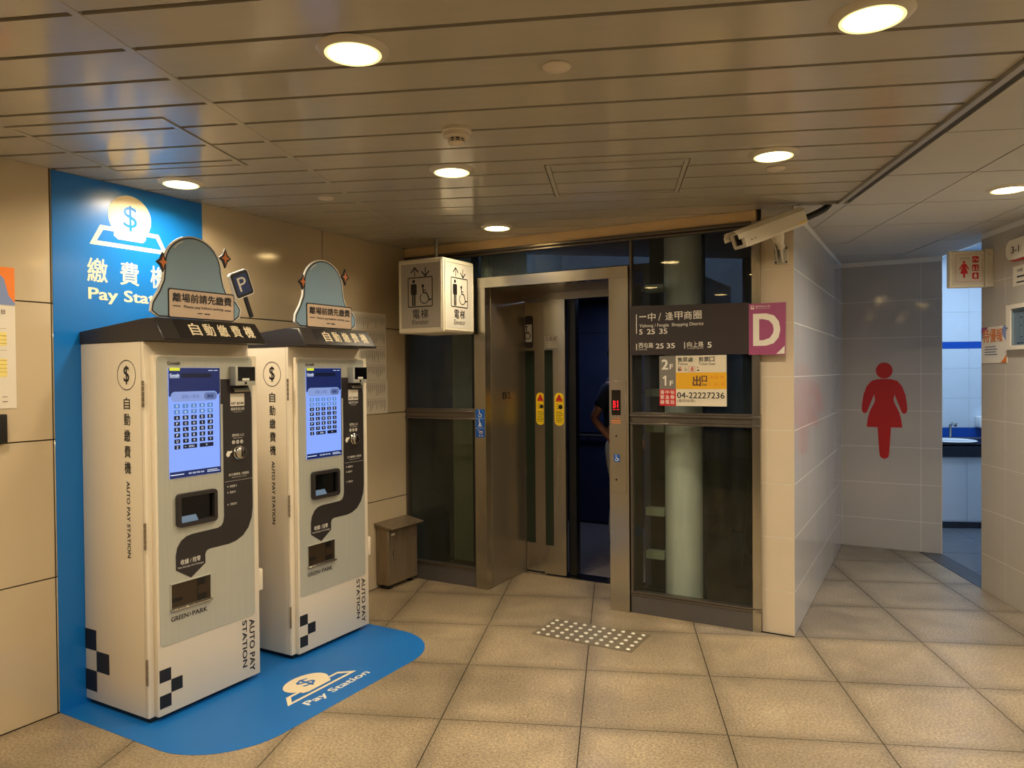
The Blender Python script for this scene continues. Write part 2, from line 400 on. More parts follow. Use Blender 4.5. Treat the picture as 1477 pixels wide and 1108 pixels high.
def ku(p, u0): return clip(p, sT, cT, u0)
def ku2(p, u0): return clip(p, -sT, -cT, -u0)
def regions(p):
    """the walkable plan as convex pieces"""
    out = []
    q = clip(ku2(kv(p, -3.362), 4.35), -1, 0, -2.449); out.append(q)
    out.append(kv2(kv(ku2(ku(p, 4.35), 4.90), -2.658), -1.76) if len(p) > 2 else [])
    q = kv(ku2(ku(p, 4.35), 6.898), -.672); out.append(clip(q, -1, 0, -2.449))
    return [q for q in out if len(q) > 2 and abs(sum(q[i][0]*q[(i+1) % len(q)][1]-q[(i+1) % len(q)][0]*q[i][1] for i in range(len(q))))/2 > 2e-4]
# ------------------------------------------------------------------ floor
fl = tag(G().box(-4.6, 4.8, -3.2, 8.6, -.12, -.008).obj('floor', 'grout_floor', frame='A'), 'floor of speckled tan stone tiles', kind='structure')
T = .6; X0, Y0 = -.7532, 4.9018; J = .0022
for i in range(-6, 6):
    for j in range(-4, 8):
        x0, x1 = X0+T*i, X0+T*(i+1); y1, y0 = Y0-T*j, Y0-T*(j+1)
        if y1 < .3: continue
        rs = regions([(x0+J, y0+J), (x1-J, y0+J), (x1-J, y1-J), (x0+J, y1-J)])
        if not rs: continue
        g = G()
        for q in rs: g.prism(q, lambda x, y, h: (x, y, h), -.0079, 0)
        g.obj('floor_tile', 'terrazzo_corridor' if y0 > 4.2 and x1 > 1.0 else 'terrazzo', fl, frame='A')
G().box(2.454, 2.60, 5.40, 6.42, -.0079, .001).obj('threshold', 'granite', fl)
for i in range(4):
    for j in range(5): G().box(2.604+.5*i, 3.10+.5*i, 5.24+.6*j, 5.836+.6*j, -.0079, 0).obj('floor_tile', 'wash_floor', fl)
# ------------------------------------------------------------------ ceiling
ce = tag(G().prism([(-4.6, -3.2), (2.62, -3.2), (2.62, 6.6), (2.3, 6.7), (-1.2, 5.6), (-4.6, 3.6)], lambda x, y, h: (x, y, h), 2.412, 2.5).obj('ceiling', 'ceiling_gap_shade', frame='A'),
         'metal strip ceiling with a panelled part over the corridor', kind='structure')
def ceil_piece(name, pts, z=2.40, th=.0095, m='ceiling_paint', umax=4.34, bev=True):
    q = ku2(kv(pts, -3.36), umax)
    if len(q) < 3: return
    G().prism(q, lambda x, y, h: (x, y, h), z, z+th).obj(name, m, ce, frame='A')
def rc(x0, x1, y0, y1): return [(x0, y0), (x1, y0), (x1, y1), (x0, y1)]
GAP = .0098
H1 = (-2.20, -1.575, 2.435, 3.045); H2 = (-.30, .322, 3.26, 3.86)      # the two access hatches
for k in range(-12, 16):
    ya, yb = 1.919+.2083*k+GAP, 1.919+.2083*(k+1)-GAP
    if yb < .2: continue
    for (xa, xb) in ((-4.2, -1.352), (-1.328, 1.195)):
        hs = [h for h in (H1, H2) if xa < h[0] < xb and h[2] < yb and h[3] > ya]
        if not hs: ceil_piece('ceiling_plank', rc(xa, xb, ya, yb)); continue
        h = hs[0]
        ceil_piece('ceiling_plank', rc(xa, h[0]-.004, ya, yb)); ceil_piece('ceiling_plank', rc(h[1]+.004, xb, ya, yb))
        if ya < h[2]-.02: ceil_piece('ceiling_plank', rc(h[0]-.004, h[1]+.004, ya, h[2]-.004))
        if yb > h[3]+.02: ceil_piece('ceiling_plank', rc(h[0]-.004, h[1]+.004, h[3]+.004, yb))
        ceil_piece('hatch_plank', rc(h[0]+.022, h[1]-.022, max(ya, h[2]+.02), min(yb, h[3]-.02)), z=2.3985)
for h in (H1, H2):
    g = G()
    g.box(h[0]+.002, h[0]+.02, h[2]+.002, h[3]-.002, 2.396, 2.409); g.box(h[1]-.02, h[1]-.002, h[2]+.002, h[3]-.002, 2.396, 2.409)
    g.box(h[0]+.02, h[1]-.02, h[2]+.002, h[2]+.016, 2.396, 2.409); g.box(h[0]+.02, h[1]-.02, h[3]-.016, h[3]-.002, 2.396, 2.409)
    g.obj('hatch_frame', 'ceiling_paint', ce, frame='A')
q = kv(ku2(rc(-1.352, -1.328, -.2, 6), 4.34), -3.36); G().prism(q, lambda x, y, h: (x, y, h), 2.3985, 2.409).obj('ceiling_bar', 'ceiling_paint', ce, frame='A')
# edge trim between the strip ceiling and the corridor tiles
tr = thing('trim_1', 'pale metal edge strip with a dark groove between the strip ceiling and the square ceiling tiles', None, (1.2, 2, 2.4), 'A', kind='structure')
G().box(1.197, 1.222, -.5, 4.24, 2.386, 2.4119).obj('edge_strip', 'ceiling_bar', tr)
G().box(1.222, 1.262, -.5, 4.22, 2.400, 2.4119).obj('dark_groove', 'dark_gap', tr)
G().box(1.0, 1.262, 4.245, 4.265, 2.392, 2.4119).obj('end_strip', 'ceiling_bar', tr)
G().prism(clip(kv(rc(.9, 2.619, -.7, 6.6), -.66), 1, 0, 1.0), lambda x, y, h: (x, y, h), 2.4113, 2.4119).obj('gap_shade_sheet', 'dark_gap', ce, frame='A')  # dark sheet above the tiles, shade of the gaps put into its colour
XS = [1.264, 1.65, 2.262, 2.62]; YS = [3.07-.628*k for k in range(6, 0, -1)]+[3.07, 3.70, 4.322, 4.943, 5.59, 6.22, 6.9]
for i in range(3):
    for j in range(len(YS)-1):
        q = rc(XS[i]+.0035, XS[i+1]-.0035, YS[j]+.005, YS[j+1]-.005)
        q = clip(kv(ku2(q, 6.898), -.672), -1, 0, -(2.449 if YS[j+1] < 5.5 else 2.60))
        if len(q) < 3: continue
        dz = random.choice((0, 0, .001, .003)); G().prism(q, lambda x, y, h: (x, y, h), 2.398+dz, 2.4112).obj('ceiling_tile', 'ceiling_tile', ce, frame='A')
for (xa, xb) in ((.98, 1.264), (1.264, 1.65), (.7, 1.264)):
    q = kv(rc(xa+.0025, xb-.0025, 4.27, 4.94), -.672) if xb == 1.264 and xa > .9 else []
    if len(q) > 2: G().prism(q, lambda x, y, h: (x, y, h), 2.398, 2.4112).obj('ceiling_tile', 'ceiling_tile', ce, frame='A')
q = kv(rc(.98, 1.262, 4.945, 6.3), -.672)
if len(q) > 2: G().prism(q, lambda x, y, h: (x, y, h), 2.398, 2.4112).obj('ceiling_tile', 'ceiling_tile', ce, frame='A')
# ------------------------------------------------------------------ pay wall (left)
wl = tag(G().box(-3.52, -3.372, -2.6, 4.6, 0, 2.44).obj('wall_left', 'joint_dark'), 'beige panelled wall behind the pay machines', kind='structure')
us = [-2.55, -.87, .16, 1.84, 3.51, 4.352]; zs = [0, .604, 1.212, 1.811, 2.405]
for a in range(5):
    for b in range(4): G().box(-3.3719, -3.365, us[a]+.003, us[a+1]-.003, zs[b]+.0025, zs[b+1]-.0025, .0015, 1).obj('wall_panel', 'wall_beige', wl)
# walls that close the hall behind the camera
wb = tag(G().box(-4.6, 2.7, -3.2, -3.05, 0, 2.44).obj('wall_behind', 'wall_beige', frame='A'), 'beige wall closing the hall behind the viewpoint', kind='structure')
# right corridor wall with 300 x 600 tiles
wr = tag(G().box(2.4509, 2.60, -3.2, 5.398, 0, 2.44).obj('wall_right', 'grout', frame='A'), 'beige tiled wall on the right of the corridor', kind='structure')
zt = [0, .245, .549, .853, 1.157, 1.461, 1.765, 2.069, 2.373, 2.40]
zt = [0, .245]+[.245+.3025*k for k in range(1, 8)]
yy = [5.402, 5.09]+[5.09-.6*k for k in range(1, 9)]
for k in range(len(yy)-1):
    for z0, z1 in zip(zt, zt[1:]):
        G().box(2.45, 2.4508, yy[k+1]+.0016, yy[k]-.0016, z0+.0016, min(z1, 2.4)-.0016).obj('wall_tile', 'tile_right', wr)
for z0, z1 in zip(zt, zt[1:]): G().box(2.456, 2.598, 5.3981, 5.402, z0+.0016, min(z1, 2.4)-.0016).obj('wall_tile', 'tile_right', wr)
# pillar: cream front, glossy pale flank running into the corridor
wp = tag(G().box(-.846, -.6739, 4.3709, 6.895, 0, 2.41).obj('wall_pillar', 'grout'), 'tiled pillar wall between lift glazing and corridor, cream front and glossy pale flank', kind='structure')
for z0, z1 in zip(zt, zt[1:]):
    G().box(-.848, -.683, 4.37, 4.3708, z0+.0016, min(z1, 2.4)-.0016).obj('wall_tile', 'tile_cream', wp)
    js = [4.372, 4.59, 5.19, 5.79, 6.39, 6.894] if zt.index(z0) % 2 else [4.372, 4.89, 5.49, 6.09, 6.69, 6.894]
    for a, b in zip(js, js[1:]):
        G().box(-.6738, -.673, a+.0014, b-.0014, z0+.0016, min(z1, 2.4)-.0016).obj('wall_tile', 'tile_gloss', wp)
G().box(-.6829, -.6725, 4.369, 4.3725, 0, 2.4).obj('corner_strip', 'tile_cream', wp)
# restroom wall
wk = tag(G().box(-.675, .062, 6.9009, 7.05, 0, 2.41).obj('wall_restroom', 'grout'), 'grey tiled wall at the end of the corridor carrying the red figure', kind='structure')
for z0, z1 in zip(zt, zt[1:]):
    for a, b in ((-.672, -.084), (-.084, .062)): G().box(a+.0014, b-.0014, 6.90, 6.9008, z0+.0016, min(z1, 2.4)-.0016).obj('wall_tile', 'tile_grey', wk)
G().box(.0621, .066, 6.90, 7.05, 0, 2.4).obj('corner_strip', 'tile_cream', wk)
# washroom beyond
ww = tag(G().box(2.3, 4.7, 8.084, 8.2, 0, 2.76).obj('wall_washroom', 'grout', frame='A'), 'pale tiled back wall of the washroom with blue bands', kind='structure')
zw = [.9, 1.2, 1.5, 1.70, 1.77, 2.07, 2.37, 2.7]
for i in range(4):
    for z0, z1 in zip(zw, zw[1:]):
        G().box(2.35+.6*i+.001, 2.95+.6*i-.001, 8.08, 8.0839, z0+.001, z1-.001).obj('wall_tile', 'wash_blue' if z0 == 1.70 else 'wash_tile', ww)
    G().box(2.35+.6*i+.001, 2.95+.6*i-.001, 8.08, 8.0839, .80, .899).obj('wall_tile', 'wash_blue', ww)
tag(G().box(4.6, 4.7, 5.0, 8.08, 0, 2.76).obj('wall_washroom_right', 'wash_tile', frame='A'), 'pale washroom side wall', kind='structure')
tag(G().prism([(2.47, 7.0), (2.6, 6.95), (2.6, 8.08), (2.47, 8.08)], lambda x, y, h: (x, y, h), 0, 2.76).obj('wall_washroom_left', 'wash_tile', frame='A'), 'washroom wall behind the corridor end', kind='structure')
tag(G().box(2.61, 4.6, 5.0, 5.1, 0, 2.76).obj('wall_washroom_front', 'wash_tile', frame='A'), 'pale washroom front wall', kind='structure')
tag(G().box(2.2, 4.7, 5.0, 8.2, 2.70, 2.76).prism(rc(2.60, 2.64, 5.1, 7.1), lambda x, y, h: (x, y, h), 2.40, 2.70).obj('ceiling_washroom', 'wash_tile', frame='A'), 'pale washroom ceiling', kind='structure')
# ------------------------------------------------------------------ lift front: trims, glazing
t2 = tag(G().box(-3.362, -.872, 4.345, 4.40, 2.335, 2.40).obj('trim_2', 'orange_wood'), 'orange brown strip above the lift glazing', kind='structure')
def glazing(n, label, x0, x1, lw, rw):
    t = thing(n, label, None, ((x0+x1)/2, 4.34, 0), kind='structure')
    for z0, z1, d in ((0, .112, .0), (.112, .122, -.006), (.126, .136, -.008)):
        G().box(x0, x1, 4.34+d, 4.38, z0, z1).obj('sill_rail' if z0 else 'kick_plate', 'alu' if z0 else 'alu_base', t)
    for z0, z1, d in ((1.166, 1.18, -.012), (1.18, 1.215, -.002), (1.215, 1.229, -.014), (1.229, 1.242, 0)):
        G().box(x0, x1, 4.34+d, 4.38, z0, z1, .002, 1).obj('middle_rail', 'alu', t)
    if lw: G().box(x0, x0+lw, 4.338, 4.38, .13, 2.30).obj('mullion', 'alu', t)
    if rw: G().box(x1-rw, x1, 4.334, 4.385, 0, 2.335).obj('mullion', 'steel', t)
    G().box(x0+lw, x1-rw, 4.362, 4.370, .134, 1.168).obj('pane', 'glass_low', t)
    return t
w1 = glazing('window_1', 'aluminium framed lift glazing left of the steel doorway, beside the low steel cabinet', -3.358, -2.757, .012, 0)
G().box(-3.34, -2.757, 4.362, 4.370, 1.24, 2.30).obj('pane', 'glass', w1)
w2 = glazing('window_2', 'aluminium framed lift glazing right of the steel doorway, white pipe behind it', -1.625, -.848, .014, .045)
G().box(-1.611, -.893, 4.362, 4.370, 1.24, 2.30).obj('pane', 'glass', w2)
w3 = thing('window_3', 'glass transom with grey head rail above the lift doorway', None, (-2.2, 4.34, 2.14), kind='structure')
G().box(-2.757, -1.629, 4.362, 4.370, 2.14, 2.30).obj('pane', 'glass', w3)
G().box(-3.358, -.894, 4.332, 4.40, 2.318, 2.337, .003, 1).obj('head_rail', 'alu', w3)
G().box(-3.358, -.894, 4.338, 4.39, 2.300, 2.312, .002, 1).obj('head_rail', 'alu', w3)
G().box(-3.358, -.894, 4.346, 4.39, 2.312, 2.318).obj('head_groove', 'dark_gap', w3)
G().box(-1.629, -1.621, 4.358, 4.374, 2.14, 2.30).obj('mullion', 'alu', w3)
# ------------------------------------------------------------------ lift
el = thing('elevator', 'stainless steel lift with half open doors in a steel framed recess', 'elevator', (-2.2, 4.34, 0))
g = G(); g.box(-2.752, -2.663, 4.325, 4.40, 0, 2.072); lj = g.obj('jamb', 'steel', el)
rj = G().box(-1.757, -1.630, 4.325, 4.40, 0, 2.072).obj('jamb', 'steel', el)
G().box(-2.752, -1.630, 4.322, 4.40, 2.0725, 2.142).obj('lintel', 'steel', el)
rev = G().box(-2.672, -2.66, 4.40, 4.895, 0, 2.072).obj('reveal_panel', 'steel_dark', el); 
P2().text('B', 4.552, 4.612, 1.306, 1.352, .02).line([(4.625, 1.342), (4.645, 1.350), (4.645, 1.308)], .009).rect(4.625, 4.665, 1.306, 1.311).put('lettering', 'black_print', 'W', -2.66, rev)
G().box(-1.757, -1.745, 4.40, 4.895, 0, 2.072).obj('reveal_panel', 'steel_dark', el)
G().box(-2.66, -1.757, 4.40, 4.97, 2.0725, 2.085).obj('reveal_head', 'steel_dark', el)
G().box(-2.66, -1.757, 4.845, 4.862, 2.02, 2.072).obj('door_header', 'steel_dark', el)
def door(x0, x1, y, wx0, wx1, sx0, sx1):
    d = G()
    for a, b, c, e in ((x0, wx0, .012, 2.02), (wx1, x1, .012, 2.02), (wx0, wx1, .012, .222), (wx0, wx1, 1.655, 2.02)):
        if b > a: d.box(a, b, y, y+.028, c, e)
    d = d.obj('door_panel', 'steel', el)
    G().box(wx0, wx1, y+.006, y+.02, .222, 1.655).obj('vision_glass', 'door_glass', d)
    s = G().prism(rrect(sx0, sx1, 1.103, 1.343, (sx1-sx0)/2-.001, 7), lambda a, b, h: (a, y-h, b), 0, .0012).obj('warning_sticker', 'yellow', d)
    cx = (sx0+sx1)/2; k = sx1-sx0
    P2().poly([(cx-k*.38, 1.285), (cx+k*.38, 1.285), (cx, 1.335)]).rect(cx-k*.36, cx+k*.36, 1.278, 1.283).put('warning_triangle', 'red', 'F', y-.0012, s)
    p = P2().disc(cx+k*.15, 1.24, k*.22, 14).line([(cx-k*.3, 1.262), (cx+k*.1, 1.25)], .004).line([(cx-k*.35, 1.243), (cx, 1.24)], .004).line([(cx-k*.3, 1.225), (cx+k*.1, 1.232)], .004)
    for q in range(7): p.rect(cx-k*.36, cx+k*(.36 if q % 3 else .22), 1.203-.0125*q, 1.2065-.0125*q)
    p.put('lettering', 'black_print', 'F', y-.0012, s)
    return d
d1 = door(-2.658, -2.478, 4.885, -2.656, -2.578, -2.566, -2.496)
d2 = door(-2.486, -2.312, 4.852, -2.478, -2.410, -2.398, -2.322)
s = G().prism(rrect(-2.655, -2.588, 1.675, 1.915, .018), lambda a, b, h: (a, 4.885-h, b), 0, .002).obj('access_sign', 'sign_dark', d1)
P2().rect(-2.650, -2.597, 1.72, 1.85).put('sign_field', 'white_print', 'F', 4.883, s)
P2().ring(-2.632, 1.765, .022, .006).disc(-2.64, 1.835, .008, 12).line([(-2.64, 1.825), (-2.64, 1.79), (-2.62, 1.79)], .007).put('pictogram', 'black_print', 'F', 4.883, s, .0016)
s = G().box(-2.474, -2.372, 4.8505, 4.852, 1.668, 1.757).obj('notice_label', 'sign_face_r', d2)
p = P2()
for k, ch in enumerate('五雲訊'): p.text(ch, -2.468+.031*k, -2.444+.031*k, 1.722, 1.748)
p.rect(-2.468, -2.452, 1.703, 1.706).rect(-2.468, -2.455, 1.69, 1.693).rect(-2.468, -2.45, 1.678, 1.681).put('lettering', 'text_brown', 'F', 4.8505, s)
G().box(-2.312, -2.25, 4.90, 4.96, .012, 2.03).obj('door_edge', 'black', el)
g = G(); g.box(-2.66, -1.757, 4.835, 4.895, .0, .006); g.box(-2.66, -1.757, 4.90, 4.93, .0, .006); g.box(-2.66, -1.757, 4.94, 4.985, 0, .006); g.obj('door_sill', 'chrome', el)
# accessibility sticker on the left jamb
s = G().box(-2.7445, -2.671, 4.3238, 4.325, 1.047, 1.242).obj('accessibility_sticker', 'acc_blue', lj)
p = P2().line([(-2.742, 1.178), (-2.674, 1.178)], .0015).line([(-2.742, 1.112), (-2.674, 1.112)], .0015)
p.ring(-2.709, 1.2, .012, .0035, 20, PI*.9, PI*2.2).disc(-2.715, 1.235, .004, 10).line([(-2.715, 1.229), (-2.713, 1.21), (-2.700, 1.208), (-2.694, 1.194)], .0045)
p.disc(-2.715, 1.168, .0045, 10).line([(-2.714, 1.16), (-2.711, 1.142), (-2.72, 1.122)], .006).line([(-2.711, 1.142), (-2.703, 1.122)], .006).line([(-2.714, 1.156), (-2.702, 1.144), (-2.694, 1.122)], .0025)
p.put('pictogram', 'white_print', 'F', 4.3238, s)
P2().line([(-2.728, 1.1), (-2.718, 1.098), (-2.712, 1.075), (-2.692, 1.075), (-2.688, 1.095)], .003).disc(-2.712, 1.06, .005, 12).disc(-2.692, 1.06, .005, 12).line([(-2.71, 1.09), (-2.69, 1.085)], .008).put('pictogram', 'pink_plate', 'F', 4.3238, s)
# call panel on the right jamb
cp = G().box(-1.748, -1.646, 4.321, 4.325, .737, 1.432, .001, 1).obj('call_panel', 'steel', rj)
dsp = G().box(-1.740, -1.680, 4.3195, 4.321, 1.222, 1.378).obj('floor_display', 'black_gloss', rj)
P2().text('B', -1.729, -1.710, 1.268, 1.312).line([(-1.704, 1.304), (-1.698, 1.312), (-1.698, 1.268)], .004).put('display_digits', 'red_led', 'F', 4.3195, dsp)
P2().rect(-1.729, -1.713, 1.256, 1.259).rect(-1.706, -1.690, 1.256, 1.259).put('display_digits', 'red_led', 'F', 4.3195, dsp)
P2().text('火災地震', -1.728, -1.69, 1.198, 1.209).rect(-1.745, -1.68, 1.184, 1.190).rect(-1.738, -1.68, 1.172, 1.177).put('lettering', 'orange', 'F', 4.321, rj)
for z in (1.093, .822):
    b = G().box(-1.722, -1.697, 4.318, 4.321, z-.013, z+.013, .001, 1).obj('call_button', 'chrome', rj)
    G().box(-1.7155, -1.7035, 4.3174, 4.318, z-.007, z+.006).obj('button_face', 'black', rj)
b = G().box(-1.727, -1.687, 4.3185, 4.321, .932, .978).obj('accessible_button', 'acc_blue', rj)
P2().ring(-1.708, .948, .009, .003, 18, PI*.9, PI*2.2).disc(-1.711, .972, .003, 10).line([(-1.711, .968), (-1.709, .955), (-1.699, .953), (-1.694, .943)], .0034).put('pictogram', 'white_print', 'F', 4.3185, rj)
# lift car
cb = thing('elevator_car', 'dark blue lift car interior with grey floor, behind the half open doors', 'elevator car', (-2.4, 5.9, 0))
G().box(-3.2, -1.62, 4.99, 6.76, -.10, -.002).obj('car_floor', 'cab_floor', cb)
bw = G().box(-3.2, -1.62, 6.76, 6.80, 0, 2.25).obj('back_wall', 'cab_wall', cb)
for z0, z1 in ((.02, .86), (.90, 1.86), (1.88, 2.18)):
    for a, b in ((-3.18, -2.68), (-2.67, -2.14), (-2.13, -1.64)): G().box(a, b, 6.75, 6.7599, z0, z1).obj('wall_sheet', 'cab_wall', bw)
G().box(-3.24, -3.20, 4.99, 6.80, 0, 2.25).obj('side_wall', 'cab_wall', cb)
G().box(-1.62, -1.585, 4.99, 6.80, 0, 2.25).obj('side_wall', 'cab_wall', cb)
G().box(-3.24, -1.585, 4.99, 6.80, 2.2, 2.25).obj('car_ceiling', 'cab_wall', cb)
G().box(-3.2, -2.66, 4.97, 5.0, 0, 2.2).box(-1.757, -1.62, 4.97, 5.0, 0, 2.2).obj('front_return', 'cab_wall', cb)
G().tube([(-3.15, 6.70, .87), (-1.67, 6.70, .87)], .017).tube([(-2.95, 6.70, .87), (-2.95, 6.76, .87)], .01).tube([(-1.85, 6.70, .87), (-1.85, 6.76, .87)], .01).obj('handrail', 'alu', cb)
G().box(-2.65, -2.15, 5.65, 6.15, 2.185, 2.1995).obj('light_panel', 'cover_white', cb)
# shaft seen through the glazing
sh = thing('elevator_shaft', 'dark lift shaft behind the glazing with steel beams and guide rails', 'elevator shaft', (-2.2, 5.6, -.1), kind='structure')
G().box(-3.36, -.85, 7.0, 7.1, -.12, 5.0).obj('shaft_wall', 'shaft_wall', sh)
G().box(-3.5, -3.365, 4.40, 7.1, -.12, 5.0).obj('shaft_wall', 'shaft_wall', sh)
G().box(-.852, -.84, 4.40, 7.1, -.12, 5.0).obj('shaft_wall', 'shaft_wall', sh)
G().box(-3.365, -.85, 4.41, 7.0, -.14, -.10).obj('shaft_floor', 'shaft_dark', sh)
G().box(-3.365, -.85, 4.40, 7.0, 5.0, 5.1).obj('shaft_top', 'shaft_dark', sh)
G().box(-3.365, -.85, 4.40, 4.48, 2.42, 5.0).obj('shaft_front', 'shaft_dark', sh)
G().box(-3.36, -2.68, 4.955, 4.968, -.1, 2.42).obj('hoistway_panel', 'shaft_green', sh)
G().box(-3.14, -3.07, 4.90, 4.955, -.1, 2.42).obj('guide_rail', 'shaft_dark', sh)
G().box(-2.80, -2.74, 4.50, 4.56, -.1, 2.42).obj('frame_post', 'beam_green', sh)
G().box(-1.70, -1.60, 4.93, 4.968, -.1, 2.42).obj('hoistway_panel', 'shaft_dark', sh)
for z in (.28, .56, 1.10, 1.33, 2.0): G().box(-1.62, -1.50, 4.60, 4.66, z, z+.05).obj('cross_beam', 'beam_green', sh)
G().box(-1.18, -1.12, 5.9, 5.96, .62, 4.8).obj('guide_rail', 'galvanised', sh)
G().box(-1.35, -1.29, 6.2, 6.26, -.1, 4.8).obj('guide_rail', 'shaft_wall', sh)
G().box(-.98, -.94, 5.2, 5.24, -.1, 4.8).obj('guide_rail', 'shaft_wall', sh)
G().tube([(-1.20, 5.4, -.1), (-1.12, 5.5, 1.2), (-1.02, 5.7, 4.5)], .006, 6).obj('shaft_cable', 'shaft_wall', sh)
G().box(-1.33, -1.29, 4.80, 4.84, -.1, 4.8).obj('frame_post', 'shaft_wall', sh)
tag(G().lathe((-1.395, 4.69, 0), [(.118, -.1), (.118, 4.9)], n=40).obj('pipe', 'pipe_white', base=(-1.395, 4.69, -.1)), 'thick white vertical pipe behind the right hand lift glazing', 'pipe')
# ------------------------------------------------------------------ blue wall panel
bp = thing('wall_graphic', 'tall blue pay station panel on the beige wall with coin pictogram and lettering', 'wall panel', (-3.36, 2.23, 0))
G().box(-3.3649, -3.362, 1.846, 2.617, .0015, 2.398).obj('panel', 'blue_panel', bp)
def hexslot(p, fx, fy, w):
    # slot tray: a slanted frame with a gap where the coin sits
    o = [(0, 0), (.055, .105), (.375, .105), (.43, 0)]
    i = [(.036, .022), (.070, .083), (.360, .083), (.394, .022)]
    p.poly([(fx(a), fy(b)) for a, b in o], [(fx(a), fy(b)) for a, b in i])
def coin(plane, off, parent, fx, fy, m1, m2, frame='B'):
    p = P2(); hexslot(p, fx, fy, 0)
    p.put('coin_slot', m1, plane, off, parent, .0008)
    P2().poly([(fx(.215+.118*math.cos(t)), fy(.168+.118*math.sin(t))) for t in [math.radians(a) for a in range(-42, 223, 6)]]+[(fx(.125), fy(.062)), (fx(.148), fy(.045)), (fx(.285), fy(.045)), (fx(.30), fy(.062))]).put('coin', m1, plane, off, parent, .0012)
    P2().raw(*dollar(fx, fy)).put('dollar_sign', m2, plane, off, parent, .0018)
def dollar(fx, fy):
    V, F, a, b, c, d = text2d('$')
    return [(fx(.215-.038+.076*(p[0]-a)/(b-a)), fy(.165-.068+.136*(p[1]-c)/(d-c))) for p in V], F
coin('W', -3.362, bp, lambda a: 2.012+a*.93, lambda b: 2.098+b*.90, 'cream_print', 'blue_panel')
p = P2()
for k, ch in enumerate('繳費機'): p.text(ch, 2.000+.158*k, 2.094+.158*k, 1.926, 2.034, .012)
p.text('Pay Station', 2.004, 2.466, 1.828, 1.898, .02); p.put('lettering', 'cream_print', 'W', -3.362, bp)
# ------------------------------------------------------------------ floor graphic
mt = thing('floor_graphic', 'blue floor sticker with rounded corners under and in front of the pay machines', 'floor graphic', (-2.8, 2.6, 0))
R = .34
pts = [(-3.362, 1.846)]+[(-2.345-R+R*math.sin(t), 1.846+R-R*math.cos(t)) for t in [PI/2*k/14 for k in range(15)]]+[(-2.345-R+R*math.cos(t), 3.40-R+R*math.sin(t)) for t in [PI/2*k/14 for k in range(15)]]+[(-3.362, 3.40)]
G().prism(pts, lambda x, y, h: (x, y, h), .0002, .0016).obj('sticker', 'blue_mat', mt)
coin('D', .0016, mt, lambda a: 2.372+a*1.06, lambda b: 2.515+b*.70, 'cream_print', 'blue_mat')
P2().text('Pay Station', 2.425, 2.842, 2.425, 2.482, .02).put('lettering', 'white_print', 'D', .0016, mt)
